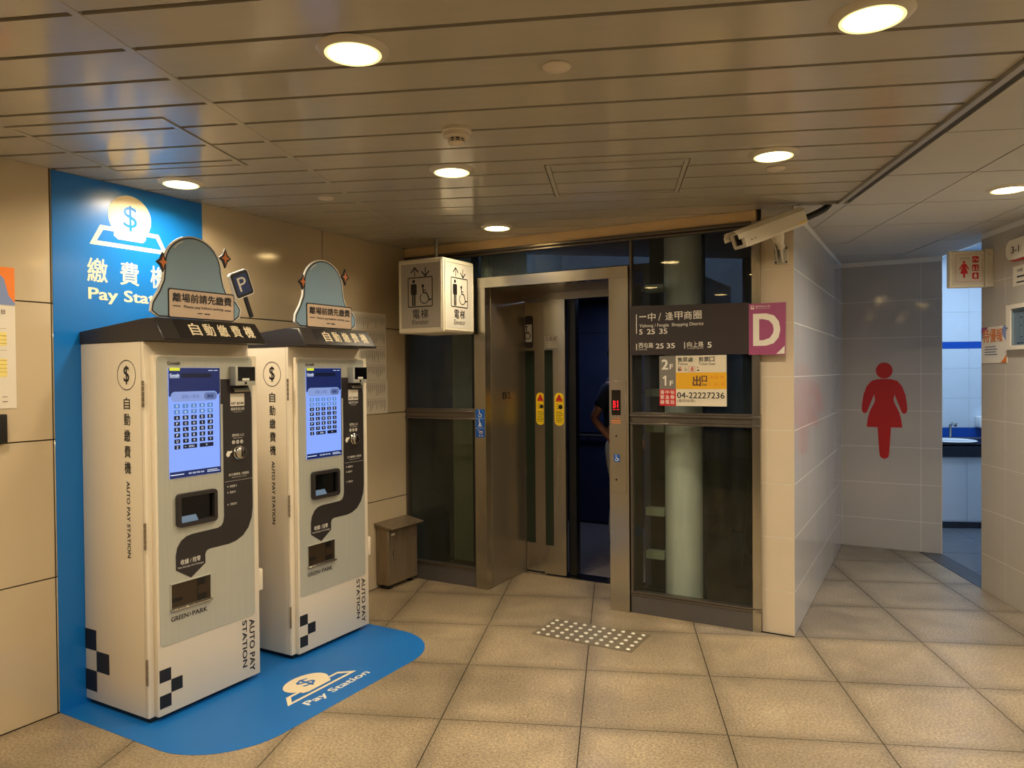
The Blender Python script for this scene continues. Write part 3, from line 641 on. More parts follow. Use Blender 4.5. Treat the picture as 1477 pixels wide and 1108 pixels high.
# ------------------------------------------------------------------ pay machine
def make_machine(label):
    t = thing('pay_machine', label, 'pay machine', (-3.1, 2.25, .0018), group=None)
    G().box(-3.345, -2.915, 1.975, 2.50, .0018, .034).obj('plinth', 'black', t)
    bd = G().box(-3.360, -2.906, 1.962, 2.515, .024, 1.636, .003).obj('body', 'machine_cream', t)
    P2().text('$', 0, 1, 0, 1) if 0 else None
    # side prints
    F = lambda p, n, m, l=.0008: p.put(n, m, 'F', 1.962, bd, l)
    p = P2(); p.ring(-3.024, 1.493, .064, .0035); p.text('$', -3.043, -3.005, 1.453, 1.533, .01)
    for k, ch in enumerate('自動繳費機'): p.text(ch, -3.045, -3.003, 1.345-.0695*k, 1.396-.0695*k, .015)
    p.text('AUTO PAY STATION', -3.034, -3.012, .702, 1.034, .02, rot=1)
    F(p, 'lettering', 'black_print')
    p = P2(); p.rect(-3.36, -3.275, .252, .345).rect(-3.275, -3.180, .160, .252).rect(-3.36, -3.275, .066, .160); F(p, 'chequer_print', 'black_print')
    P2().rect(-2.9225, -2.9215, .03, 1.63).put('seam', 'dark_gap', 'F', 1.962, bd)
    dr = G().box(-2.905, -2.880, 1.990, 2.542, .024, 1.580, .004).obj('door', 'machine_cream', t)
    for z0, z1 in ((1.355, 1.469), (.75, .864), (.17, .281)):
        h = G()
        for k in range(5): h.tube([(-2.905, 1.957, z0+(z1-z0)*k/5+.001), (-2.905, 1.957, z0+(z1-z0)*(k+1)/5-.001)], .005, 10)
        h.obj('hinge', 'steel_old', t)
    G().box(-2.955, -2.885, 2.543, 2.572, .425, .532, .006).obj('lock_case', 'machine_cream', t)
    fp = G().prism(rrect(2.002, 2.512, .322, 1.572, .016), lambda a, b, h: (h, a, b), -2.880, -2.8770).obj('front_panel', 'machine_silver', dr)
    off = -2.877
    W = lambda p, n, m, l=.0008, par=fp: p.put(n, m, 'W', off, par, l)
    rb = [(2.326, 1.471), (2.43, 1.471), (2.455, 1.462), (2.485, 1.44), (2.501, 1.41), (2.506, 1.375), (2.505, .85), (2.498, .80), (2.478, .755), (2.445, .722), (2.405, .704), (2.364, .697), (2.256, .697), (2.240, .692), (2.232, .678), (2.232, .637), (2.156, .588), (2.080, .637), (2.080, .70), (2.088, .735), (2.108, .762), (2.135, .777), (2.165, .782), (2.300, .784), (2.320, .79), (2.332, .805), (2.337, .83), (2.338, 1.355), (2.326, 1.355)]
    W(P2().poly(rb), 'ribbon_print', 'ribbon')
    p = P2().text('Goosafe', 2.053, 2.117, 1.536, 1.551, .02); p.text('GREEN', 2.054, 2.138, .418, .438, .02).line([(2.144, .436), (2.151, .428), (2.144, .420)], .003).text('PARK', 2.160, 2.238, .418, .438, .02)
    W(p, 'lettering', 'black_print')
    # screen
    sc = G().box(-2.877, -2.8735, 2.055, 2.321, 1.040, 1.523, .001, 1).obj('screen', 'screen_light', dr); so = -2.8735
    S = lambda p, n, m, l: p.put(n, m, 'W', so, sc, l)
    S(P2().poly([(2.0555, 1.5225), (2.3205, 1.5225), (2.3205, 1.41), (2.313, 1.402), (2.302, 1.400), (2.0555, 1.398)]), 'screen_header', 'screen_navy', .0006)
    S(P2().rect(2.0555, 2.3205, 1.0405, 1.068).rect(2.3165, 2.3205, 1.0405, 1.40), 'screen_footer', 'screen_navy', .0006)
    S(P2().poly(rrect(2.0645, 2.3065, 1.374, 1.4185, .021)), 'screen_card', 'screen_card', .0010)
    S(P2().poly(rrect(2.234, 2.302, 1.379, 1.412, .0155)), 'screen_confirm', 'screen_soft', .0013)
    S(P2().poly(rrect(2.118, 2.276, 1.479, 1.499, .008)), 'screen_title', 'screen_dark', .0010)
    S(P2().poly(rrect(2.060, 2.112, 1.510, 1.5235, .003)), 'screen_badge', 'screen_yellow', .0010)
    p = P2(); q = P2(); tx = P2(); rows = ['01234', '56789', 'ABCDE', 'FGHIJ', 'KLMNO', 'PQRST', 'UVWXY', 'Z']
    for r, row in enumerate(rows):
        zc = 1.355-.0257*r
        for c, ch in enumerate(row):
            uc = 2.094+.0428*c; (p if r < 2 else q).poly(rrect(uc-.0145, uc+.0145, zc-.009, zc+.009, .002))
            h_ = .0014 if ch in '1I' else .0045; tx.text(ch, uc-h_, uc+h_, zc-.0055, zc+.0055, .015 if ch not in '1I' else 0)
    zc = 1.355-.0257*7; q.poly(rrect(2.123, 2.194, zc-.009, zc+.009, .002)); q.poly(rrect(2.2075, 2.2805, zc-.009, zc+.009, .002))
    tx.text('清除輸入', 2.150, 2.182, zc-.005, zc+.005).line([(2.137, zc), (2.131, zc)], .003).text('中', 2.240, 2.248, zc-.005, zc+.005)
    tx.text('Goosafe', 2.061, 2.108, 1.484, 1.4975, .03).rect(2.061, 2.108, 1.479, 1.481).rect(2.258, 2.282, 1.510, 1.513).rect(2.288, 2.308, 1.510, 1.513)
    tx.rect(2.058, 2.125, 1.053, 1.057).text('客服專線', 2.146, 2.23, 1.051, 1.059).rect(2.245, 2.30, 1.057, 1.060).rect(2.245, 2.312, 1.050, 1.053)
    S(p, 'screen_keys', 'screen_key', .0010); S(q, 'screen_keys', 'screen_dark', .0010); S(tx, 'screen_text', 'screen_text', .0016)
    S(P2().text('請輸入車號', 2.118, 2.208, 1.387, 1.405), 'screen_text', 'screen_soft', .0013)
    S(P2().text('確認', 2.250, 2.284, 1.388, 1.403, .02), 'screen_text', 'screen_navy', .0016)
    # reader camera, coin parts, labels on the dark ribbon
    rd = G().box(-2.877, -2.835, 2.378, 2.496, 1.440, 1.530, .003).obj('reader', 'machine_silver', dr)
    G().box(-2.8355, -2.834, 2.392, 2.492, 1.461, 1.528).obj('reader_window', 'black_gloss', rd)
    P2().rect(2.416, 2.458, 1.463, 1.474).put('reader_label', 'white_print', 'W', -2.834, rd)
    G().lathe((-2.835, 2.437, 1.451), [(.0065, 0), (.0065, .002), (.0035, .002)], 'x', 16).obj('reader_lens', 'black', rd)
    br = G(); br.prism([(0, 0), (.010, -.004), (.022, -.010), (.030, -.020), (.026, -.026), (.010, -.014), (0, -.012)], lambda a, b, h: (-2.877+a, h, 1.436+b), 2.384, 2.474); br.obj('bill_slot', 'chrome', dr)
    W(P2().rect(2.380, 2.462, 1.343, 1.402), 'price_label', 'paper_white', .0014)
    W(P2().text('NT $100', 2.386, 2.457, 1.348, 1.361, .03), 'lettering', 'black_print', .002)
    p = P2(); p.text('僅接受佰元鈔', 2.382, 2.462, 1.322, 1.336).text('NT100 Only', 2.398, 2.446, 1.312, 1.317).text('硬幣投入口', 2.388, 2.456, 1.198, 1.211).text('Coin Insert', 2.394, 2.448, 1.189, 1.194)
    for k, s_ in enumerate(('5', '10', '50')): p.poly(circ(2.396+.0235*k, 1.172, .0088, 18))
    p.text('支付優惠區 | 掃描區', 2.366, 2.484, 1.012, 1.026).text('Mobile Pay Scan To Pay', 2.384, 2.468, 1.003, 1.008)
    p.rect(2.345, 2.505, .9895, .9905)
    for z, s_, x1 in ((.960, '感應票卡', 2.412), (.932, '信用卡', 2.405), (.876, '行動支付', 2.410)): p.text(s_, 2.370, x1, z, z+.0115).poly([(2.356, z+.006), (2.361, z+.011), (2.361, z+.001)])
    p.text('收據 / 找零', 2.104, 2.206, .655, .678, .01).text('Take Receipt And Changes', 2.088, 2.222, .638, .648)
    p.poly([(2.352, 1.118), (2.360, 1.104), (2.372, 1.108), (2.376, 1.120), (2.388, 1.127), (2.386, 1.133), (2.372, 1.131), (2.362, 1.134)])
    W(p, 'lettering', 'white_print', .0014)
    p = P2()
    for k, s_ in enumerate(('5', '10', '50')): p.text(s_, 2.392+.0235*k-(.002 if k else 0), 2.400+.0235*k+(.002 if k else 0), 1.1675, 1.1765, .02)
    W(p, 'lettering', 'ribbon', .002)
    kb = G().lathe((-2.877, 2.425, 1.121), [(.033, 0), (.033, .006), (.029, .010), (.029, .020), (.024, .023)], 'x', 32).obj('coin_knob', 'chrome', dr)
    G().box(-2.8545, -2.853, 2.4235, 2.4275, 1.102, 1.140).obj('coin_slit', 'black', kb)
    # ticket window
    bz = G().prism(rrect(2.083, 2.289, .823, .970, .018), lambda a, b, h: (h, a, b), -2.877, -2.858, holes=[rrect(2.100, 2.272, .842, .953, .005)]).obj('window_bezel', 'ribbon', dr)
    G().box(-2.8775, -2.8765, 2.099, 2.273, .841, .954).obj('window_back', 'black_gloss', bz)
    G().prism([(-2.8765, .842), (-2.8765, .868), (-2.860, .846), (-2.860, .842)], lambda a, b, h: (a, h, b), 2.104, 2.185).obj('glowing_tray', 'slot_glow', bz)  # tray glows by itself to give the bright patch inside the window
    # outlet
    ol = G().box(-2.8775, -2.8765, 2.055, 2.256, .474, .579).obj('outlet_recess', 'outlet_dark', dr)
    p = P2().rect(2.186, 2.188, .476, .577).rect(2.055, 2.11, .50, .516).rect(2.190, 2.235, .478, .505).rect(2.19, 2.228, .545, .575); p.put('outlet_painted_shadow', 'black', 'W', -2.8765, ol)  # shadows inside the outlet drawn as flat black patches
    G().box(-2.8775, -2.862, 2.051, 2.260, .464, .473, .001, 1).obj('outlet_lip', 'chrome', dr)
    G().box(-2.8775, -2.872, 2.051, 2.055, .473, .582).box(-2.8775, -2.872, 2.256, 2.260, .473, .582).box(-2.8775, -2.872, 2.051, 2.260, .579, .583).obj('outlet_rim', 'machine_silver', dr)
    D = lambda p, n, m: p.put(n, m, 'W', -2.880, dr)
    D(P2().text('AUTO PAY', 2.478, 2.508, .052, .304, .02, rot=1).text('STATION', 2.436, 2.462, .084, .308, .02, rot=1), 'lettering', 'black_print')
    D(P2().rect(1.996, 2.052, .169, .224).rect(2.052, 2.108, .113, .169).rect(1.996, 2.052, .057, .113), 'chequer_print', 'black_print')
    # roof
    g = G(); bm = bmesh.new(); pr = [(-3.36, 1.637), (-2.772, 1.637), (-2.768, 1.645), (-2.832, 1.734), (-2.862, 1.737), (-3.36, 1.690)]
    a_ = [bm.verts.new((x, 1.958 if z < 1.7 else 1.966, z)) for x, z in pr]; b_ = [bm.verts.new((x, 2.515 if z < 1.7 else 2.505, z)) for x, z in pr]
    n = len(pr); bm.faces.new(a_); bm.faces.new(b_[::-1])
    for k in range(n): bm.faces.new((a_[k], b_[k], b_[(k+1) % n], a_[(k+1) % n]))
    bmesh.ops.recalc_face_normals(bm, faces=bm.faces)
    bmesh.ops.bevel(bm, geom=[e for e in bm.edges if e.verts[0].co.x > -3.3 and e.verts[1].co.x > -3.3 and abs(e.verts[0].co.y-e.verts[1].co.y) < .02], offset=.018, segments=4, affect='EDGES', profile=.5)
    g.bm(bm, True); rf = g.obj('roof', 'roof_dark', t)
    sl = Vector((-2.832+2.768, 0, 1.734-1.645)); nn = Vector((sl.z, 0, -sl.x)).normalized()
    pl = lambda a, b, l: Vector((-2.768, a, 1.645))+sl*b+nn*(l+.0004)
    P2().rect(2.045, 2.492, .04, .94).put('name_plate', 'roof_panel', pl, 0, rf, .0006)
    p = P2()
    for k, ch in enumerate('自動繳費機'): p.text(ch, 2.110+.0735*k, 2.160+.0735*k, .20, .80, .02)
    p.put('lettering', 'cream_print', pl, 0, rf, .0014)
    return t
m1 = make_machine('cream pay machine nearest the camera, under the blue wall panel with the P sign above')
m2 = copy_tree(m1); m2.location = m1.location+b2w(0, .81); m2['label'] = 'cream pay machine further back, next to the low steel cabinet'
m1['group'] = m2['group'] = 'auto pay machines on the blue floor sticker'
# arched sign boards on the machine roofs
def sign_board(u, label, psign):
    t = thing('sign_board', label, 'sign board', (-2.862, 2.24+u, 1.738), group='pay before exiting boards on the machine roofs')
    def arch(e, b=0):
        L = [(.02, 1.741), (-.012, 1.765), (-.006, 1.80), (.026, 1.85), (.048, 1.90), (.053, 1.95)]
        A = [(.196+.143*math.cos(a), 1.965+.135*math.sin(a)) for a in [PI*(1-k/18) for k in range(19)]]
        Rr = [(.341, 1.95), (.352, 1.90), (.375, 1.855), (.42, 1.835), (.447, 1.80), (.44, 1.765), (.405, 1.741)]
        P = L+A+Rr; c = Vector((.21, 1.88)); out = []
        n = len(P)
        for i, p in enumerate(P):
            a, q = Vector(P[i-1]), Vector(P[(i+1) % n]); d = (q-a).normalized(); nrm = Vector((-d.y, d.x)); pp = Vector(p)+nrm*e
            out.append((1.985+u+pp.x, max(pp.y, 1.7385)))
        return out
    fw = lambda a, b, h: (h, a, b)
    G().prism(arch(.007), fw, -2.872, -2.862).obj('backing', 'board_edge', t)
    G().prism(arch(.0005), fw, -2.862, -2.8612).obj('rim', 'board_rim', t)
    G().prism(arch(-.006), fw, -2.8612, -2.8604).obj('board_face', 'board_blue', t)
    P2().line([(2.085+u, 2.045), (2.10+u, 2.062), (2.125+u, 2.076)], .004, True).put('highlight_print', 'white_print', 'W', -2.8604, t)
    for cx, cz, r in ((2.030+u, 1.975, .030), (2.352+u, 2.033, .032)):
        def star(r, q=.38): return [(cx+(r*.72 if k % 2 == 0 else r*q*.8)*math.cos(PI/4*k)*(1 if k % 2 == 0 else 1), cz+(r if k % 2 == 0 else r*q)*math.sin(PI/4*k)) for k in range(8)]
        G().prism(star(r*1.45, .5), fw, -2.870, -2.8615).obj('star', 'board_rim', t)
        G().prism(star(r*.95), fw, -2.8615, -2.8600).obj('star_face', 'orange', t)
    x0, x1, z0, z1 = 2.055+u, 2.392+u, 1.7405, 1.862
    G().prism(rrect(x0-.006, x1+.005, z0-.001, z1+.006, .01), fw, -2.8604, -2.8590).obj('text_plate_rim', 'board_rim', t)
    G().prism(rrect(x0, x1, z0+.004, z1, .008), fw, -2.8590, -2.8575).obj('text_plate', 'pink_plate', t)
    p = P2()
    for k, ch in enumerate('離場前請先繳費'): p.text(ch, x0+.016+.0445*k, x0+.0565+.0445*k, 1.811, 1.849, .025)
    p.text('Please pay before exiting', x0+.07, x1-.06, 1.783, 1.798, .012).rect(x0+.016, x0+.054, 1.790, 1.794).rect(x1-.052, x1-.016, 1.786, 1.790)
    p.rect(x0+.14, x0+.165, 1.764, 1.768).rect(x0+.175, x0+.205, 1.763, 1.768); p.put('lettering', 'black_print', 'W', -2.8575, t)
    if psign:
        a = math.radians(22); cx, cz = 2.441+u, 1.922
        rot = lambda P: [(cx+x*math.cos(a)-z*math.sin(a), cz+x*math.sin(a)+z*math.cos(a)) for x, z in P]
        G().prism(rot(rrect(-.058, .058, -.063, .063, .016)), fw, -2.870, -2.856).obj('p_sign', 'board_edge', t)
        G().prism(rot(rrect(-.053, .053, -.058, .058, .013)), fw, -2.856, -2.8552).obj('p_sign_rim', 'board_rim', t)
        G().prism(rot(rrect(-.041, .041, -.046, .046, .008)), fw, -2.8552, -2.8544).obj('p_sign_face', 'p_blue', t)
        V, F_, b0, b1, c0, c1 = text2d('P')
        P2().raw(rot([(-.024+.05*(q[0]-b0)/(b1-b0), -.033+.066*(q[1]-c0)/(c1-c0)) for q in V]), F_).put('p_letter', 'white_print', 'W', -2.8544, t)
        G().prism(rot([(-.009, -.165), (.009, -.165), (.009, -.058), (-.009, -.058)]), fw, -2.869, -2.858).obj('p_sign_handle', 'board_rim', t)
    return t
sign_board(0, 'pale blue arched board holding a P sign on the nearer pay machine', True)
sign_board(.81, 'pale blue arched board without P sign on the further pay machine', False)
# ------------------------------------------------------------------ hanging lift sign
bx = thing('elevator_sign', 'cream framed box sign with lift pictograms hanging in front of the doorway', 'hanging sign', (-2.91, 4.11, 2.0))
X0s, X1s, Y0s, Y1s, Z0s, Z1s = -3.095, -2.730, 3.930, 4.295, 1.757, 2.242
G().box(X0s, X1s, Y0s, Y1s, Z0s, Z1s, .012, 3).obj('housing', 'sign_frame', bx)
for pln, off, a0, a1, flip in (('F', Y0s, X0s, X1s, 0), ('W', X1s, Y0s, Y1s, 1)):
    mx = (lambda p, d: (p[0], off-d, p[1])) if pln == 'F' else (lambda p, d: (off+d, p[0], p[1]))
    fw = lambda a, b, h, mx=mx: tuple(mx((a, b), h))
    G().prism(rrect(a0+.014, a1-.014, Z0s+.016, Z1s-.016, .006), fw, 0, .004, holes=[rrect(a0+.024, a1-.024, Z0s+.028, Z1s-.028, .003)]).obj('inner_frame', 'sign_frame', bx)
    fc = G().prism(rrect(a0+.027, a1-.027, Z0s+.032, Z1s-.032, .003), fw, 0, .0015).obj('sign_face', 'sign_face' if pln == 'F' else 'sign_face_r', bx)  # front face takes the shaded colour, side face the lighter one
    o2 = off-.0015 if pln == 'F' else off+.0015
    c = (a0+a1)/2
    p = P2()
    for s_, d in ((-.043, 1), (.043, -1)):
        zc = 2.155; h = .028*d
        p.line([(c+s_, zc-h), (c+s_, zc+h*.9)], .0065).line([(c+s_-.028, zc+h*.9-.025*d), (c+s_, zc+h*1.05), (c+s_+.028, zc+h*.9-.025*d)], .0085, True)
    p.frame(c-.100, c+.100, 1.925, 2.122, .0068, .010)
    q = c-.052      # standing man
    p.disc(q, 2.095, .0115, 16).poly(rrect(q-.024, q+.024, 2.006, 2.078, .010)).rect(q-.0145, q-.002, 1.935, 2.03).rect(q+.002, q+.0145, 1.935, 2.03)
    q = c+.034      # wheelchair user
    p.disc(q-.012, 2.062, .0105, 14).line([(q-.012, 2.052), (q-.010, 2.018), (q+.018, 2.014), (q+.040, 1.968), (q+.055, 1.974)], .0085, True).line([(q-.010, 2.034), (q+.015, 2.032)], .006)
    p.ring(q, 1.982, .034, .006, 28, PI*.72, PI*2.05)
    for k, ch in enumerate('電梯'): p.text(ch, c-.062+.068*k, c-.006+.068*k, 1.852, 1.910, .012)
    p.text('Elevator', c-.066, c+.066, 1.813, 1.844)
    p.put('print', 'black_print', pln, o2, bx)
G().lathe((-2.91, 4.11, 0), [(.012, 2.242), (.012, 2.3995)], n=14).lathe((-2.91, 4.11, 0), [(.03, 2.392), (.03, 2.3995)], n=18).obj('hanging_rod', 'galvanised', bx)
# ------------------------------------------------------------------ wayfinding signs on the glazing
ds = thing('wayfinding_sign', 'dark brown bus stop wayfinding sign with white Chinese lettering on the lift glazing', 'sign', (-1.26, 4.33, 1.73))
G().prism([(-1.613, 1.592), (-.905, 1.585), (-.905, 1.876), (-1.613, 1.893)], lambda a, b, h: (a, h, b), 4.3225, 4.3315).obj('board', 'sign_dark', ds)
p = P2(); p.rect(-1.577, -1.572, 1.722, 1.840)
for k, ch in enumerate('一中'): p.text(ch, -1.556+.055*k, -1.512+.058*k, 1.822-(0 if k == 0 else .025), 1.828 if k == 0 else 1.845, .01)
p.line([(-1.434, 1.797), (-1.421, 1.842)], .004)
for k, ch in enumerate('逢甲商圈'): p.text(ch, -1.392+.0565*k, -1.345+.0565*k, 1.797, 1.845, .01)
p.text('Yizhong / Fengjia  Shopping District', -1.556, -1.164, 1.754, 1.779, .006)
p.text('5', -1.556, -1.537, 1.717, 1.748, .02).text('25', -1.507, -1.459, 1.717, 1.748, .02).text('35', -1.430, -1.382, 1.717, 1.748, .02)
p.rect(-1.577, -1.572, 1.622, 1.661).rect(-1.279, -1.274, 1.624, 1.663)
for k, ch in enumerate('西屯路'): p.text(ch, -1.561+.032*k, -1.533+.032*k, 1.634, 1.665, .008)
p.text('Situn Rd.', -1.561, -1.508, 1.622, 1.630)
p.text('25', -1.452, -1.405, 1.629, 1.659, .02).text('35', -1.385, -1.336, 1.629, 1.659, .02)
for k, ch in enumerate('向上路'): p.text(ch, -1.262+.034*k, -1.233+.034*k, 1.633, 1.664, .008)
p.text('Xiangshang Rd.', -1.262, -1.164, 1.621, 1.630).text('5', -1.140, -1.118, 1.627, 1.659, .02)
p.put('lettering', 'white_print', 'F', 4.3225, ds)
dp = thing('letter_sign', 'purple sign plate with a large white letter D', 'sign', (-.81, 4.33, 1.72))
G().prism([(-.906, 1.580), (-.711, 1.577), (-.707, 1.868), (-.906, 1.868)], lambda a, b, h: (a, h, b), 4.3185, 4.3300).obj('plate', 'purple', dp)
p = P2().text('D', -.876, -.742, 1.634, 1.806, .03).poly([(-.757, 1.583), (-.714, 1.583), (-.713, 1.627)])
p.poly(rrect(-.895, -.876, 1.838, 1.858, .003), rrect(-.892, -.879, 1.846, 1.855, .001)).disc(-.890, 1.837, .002, 8).disc(-.881, 1.837, .002, 8)
for k, ch in enumerate('臺中車站公車'): p.text(ch, -.868+.0135*k, -.857+.0135*k, 1.845, 1.857)
p.text('Taichung Sta. Bus', -.868, -.790, 1.836, 1.841); p.put('lettering', 'white_print', 'F', 4.3185, dp)
fd = thing('floor_directory', 'white, yellow and grey floor directory board with phone number below the dark sign', 'sign', (-1.23, 4.33, 1.43))
G().box(-1.432, -1.033, 4.3235, 4.3315, 1.285, 1.583).obj('board', 'paper', fd)
FD = lambda p, n, m, l=.0006: p.put(n, m, 'F', 4.3235, fd, l)
FD(P2().rect(-1.432, -1.331, 1.384, 1.583), 'grey_field', 'grey_print'); FD(P2().rect(-1.432, -1.331, 1.285, 1.384), 'red_field', 'red'); FD(P2().rect(-1.330, -1.033, 1.385, 1.483), 'gold_field', 'gold')
p = P2().text('2', -1.415, -1.379, 1.503, 1.561, .03).text('F', -1.367, -1.348, 1.505, 1.533, .03).line([(-1.409, 1.449), (-1.394, 1.4615), (-1.394, 1.406)], .010).text('F', -1.367, -1.348, 1.406, 1.434, .03)
for r, s_ in enumerate(('臺中站', '緊急聯', '絡電話')):
    for k, ch in enumerate(s_): p.text(ch, -1.426+.031*k, -1.402+.031*k, 1.355-.0295*r, 1.378-.0295*r, .01)
FD(p, 'lettering', 'white_print', .0012)
p = P2()
for k, ch in enumerate('售票處'): p.text(ch, -1.320+.032*k, -1.292+.032*k, 1.546, 1.573, .012)
for k, ch in enumerate('剪票口'): p.text(ch, -1.194+.032*k, -1.166+.032*k, 1.546, 1.573, .012)
p.disc(-1.212, 1.560, .002, 8).text('Tickets', -1.320, -1.258, 1.527, 1.542).text('Ticket Gate', -1.194, -1.097, 1.526, 1.540)
p.text('04-22227236', -1.323, -1.045, 1.331, 1.366, .012).text('(值班站長)', -1.323, -1.216, 1.305, 1.325)
p.disc(-1.312, 1.514, .0035, 10).rect(-1.316, -1.308, 1.492, 1.509).ring(-1.271, 1.500, .007, .002, 16, PI, 2.2*PI).line([(-1.276, 1.515), (-1.274, 1.503), (-1.266, 1.500)], .0025)
p.disc(-1.200, 1.512, .0035, 10).rect(-1.204, -1.190, 1.492, 1.499)
FD(p, 'lettering', 'black_print')
FD(P2().disc(-1.301, 1.514, .0035, 10).poly([(-1.308, 1.494), (-1.294, 1.494), (-1.301, 1.511)]).frame(-1.254, -1.214, 1.488, 1.519, .0015).disc(-1.232, 1.510, .005, 10).ring(-1.233, 1.500, .006, .005, 14), 'pictogram', 'red')
p = P2().text('出', -1.228, -1.182, 1.403, 1.463, .03).text('口', -1.176, -1.146, 1.428, 1.462, .04).text('Exit', -1.174, -1.146, 1.405, 1.418, .02); FD(p, 'lettering', 'text_brown', .0012)
FD(P2().text('方向 中', -1.130, -1.048, 1.444, 1.464).text('5 , 25 , 35', -1.136, -1.042, 1.404, 1.422), 'faded_lettering', 'orange', .0012)
# ------------------------------------------------------------------ tactile plate
tp = thing('tactile_plate', 'metal tactile warning plate with rows of bright studs in front of the lift', 'tactile plate', (-1.69, 3.86, 0))
x0, y0 = -1.990, 3.708
G().box(x0, x0+.60, y0, y0+.30, .0002, .003).obj('plate', 'plate_metal', tp)
st = None
for i in range(10):
    for j in range(5):
        cx, cy = x0+.030+.06*i, y0+.030+.06*j
        if st is None:
            st = G().lathe((cx, cy, .003), [(.0125, 0), (.0125, .002), (.009, .005), (0, .0052)], n=14).obj('stud', 'stud', tp); c0 = (cx, cy)
        else:
            s_ = st.copy(); COL.objects.link(s_); s_.location = (cx-c0[0], cy-c0[1], 0)
# ------------------------------------------------------------------ steel cabinet by the wall
sc_ = thing('steel_cabinet', 'low weathered stainless steel cabinet on the floor beside the lift glazing', 'cabinet', (-3.31, 4.16, 0))
G().box(-3.362, -3.285, 3.995, 4.312, .032, .437).obj('body', 'steel_old', sc_)
dd = G().box(-3.283, -3.250, 3.990, 4.316, .032, .432, .002, 1).obj('door', 'steel_old', sc_)
G().prism([(-3.362, .438), (-3.200, .424), (-3.200, .430), (-3.362, .458)], lambda a, b, h: (a, h, b), 3.975, 4.332).obj('lid', 'steel_old', sc_)
hd = G(); hd.box(-3.2495, -3.247, 4.032, 4.050, .215, .268, .001, 1); hd.tube([(-3.247, 4.041, .26), (-3.238, 4.041, .255), (-3.237, 4.041, .228), (-3.247, 4.041, .222)], .0035, 8); hd.obj('handle', 'chrome', dd)
G().box(-3.2495, -3.2485, 4.022, 4.060, .372, .386).obj('name_plate', 'paper', dd)
for y_ in (4.02, 4.26): G().box(-3.34, -3.27, y_, y_+.03, 0, .032).obj('foot', 'black', sc_)
# ------------------------------------------------------------------ notices on the pay wall
nt = thing('notice_poster', 'notice with orange and blue top cut off by the left picture edge', 'poster', (-3.364, 1.50, 1.65))
G().box(-3.3648, -3.3632, 1.27, 1.690, 1.358, 1.948).obj('sheet', 'paper_white', nt)
P2().rect(1.2705, 1.6895, 1.79, 1.9475).put('orange_field', 'paper_orange', 'W', -3.3632, nt)
P2().poly([(1.2705, 1.79), (1.6895, 1.79), (1.6895, 1.80), (1.665, 1.83), (1.648, 1.90), (1.62, 1.925), (1.2705, 1.925)]).put('blue_field', 'paper_blue', 'W', -3.3632, nt, .0012)
p = P2()
for z in (1.69, 1.60): p.rect(1.30, 1.655, z, z+.001)
for k in range(7): p.rect(1.30, 1.655, 1.66-.016*k-(.055 if k > 2 else 0), 1.661-.016*k-(.055 if k > 2 else 0))
p.text('日', 1.637, 1.650, 1.752, 1.768, .02).rect(1.635, 1.655, 1.405, 1.407).rect(1.635, 1.655, 1.385, 1.388).put('lettering', 'text_brown', 'W', -3.3632, nt, .0016)
P2().rect(1.30, 1.655, 1.62, 1.675).rect(1.30, 1.655, 1.49, 1.565).put('yellow_rows', 'paper_yellow', 'W', -3.3632, nt)
bxx = G().box(-3.365, -3.335, 1.40, 1.640, 1.215, 1.335, .004).obj('wall_box', 'black', base=(-3.364, 1.5, 1.27)); tag(bxx, 'black box on the wall just below the notice at the left edge', 'wall box')
first = None
for k, (z0, z1, dd_) in enumerate(((1.682, 1.912, 0), (1.448, 1.680, .002), (1.214, 1.446, .012))):
    t = thing('timetable_sheet', ['topmost of three pale timetable sheets beside the further machine', 'middle one of three pale timetable sheets beside the further machine', 'lowest of three pale timetable sheets, just above the wall joint'][k], 'timetable', (-3.364, 3.95, z0), group='timetable sheets taped on the pay wall')
    G().box(-3.3648, -3.3635, 3.74, 4.127+dd_, z0, z1).obj('sheet', 'paper_white', t)
    p = P2()
    for b in (z1-.028, z1-.138):
        p.rect(3.75, 4.117, b+.008, b+.0092)
        for c in range(17):
            u = 3.757+.0215*c; L = .03+.05*random.random()
            z = b
            while z > b-L: p.rect(u, u+.004, z-.005, z); z -= .0072
            p.rect(u+.0085, u+.0105, b-L*.8, b)
    p.put('lettering', 'text_brown', 'W', -3.3635, t)
# ------------------------------------------------------------------ security camera
cc = thing('security_camera', 'cream bullet security camera in a weather hood on the pillar', 'security camera', (-.735, 4.37, 2.12))
F0 = Vector((-.905, 3.985, 2.165)); R0 = Vector((-.632, 4.285, 2.315)); ax = (R0-F0); Ln = ax.length; ax.normalize()
side = ax.cross(Vector((0, 0, 1))).normalized(); upv = side.cross(ax)
cf = lambda a, b, h: F0+ax*h+side*a+upv*b
body = [(-.052, -.042), (.052, -.042), (.058, -.030), (.058, .034), (.040, .052), (-.040, .052), (-.058, .034), (-.058, -.030)]
G().prism(body, cf, .035, Ln).obj('housing', 'camera_white', cc)
hood = [(-.064, .010), (-.064, .036), (-.044, .058), (.044, .058), (.064, .036), (.064, .010), (.061, .010), (.061, .034), (.042, .0545), (-.042, .0545), (-.061, .034), (-.061, .010)]
g = G(); g.prism(hood, cf, -.015, Ln-.01); g.obj('sun_hood', 'camera_white', cc)
G().prism([(-.050, -.040), (.050, -.040), (.056, -.028), (.056, .032), (.038, .048), (-.038, .048), (-.056, .032), (-.056, -.028)], cf, .022, .0345, holes=[rrect(-.030, .030, -.024, .034, .004)]).obj('front_frame', 'camera_white', cc)
G().prism(rrect(-.030, .030, -.024, .034, .004), cf, .030, .0343).obj('front_window', 'black_gloss', cc)
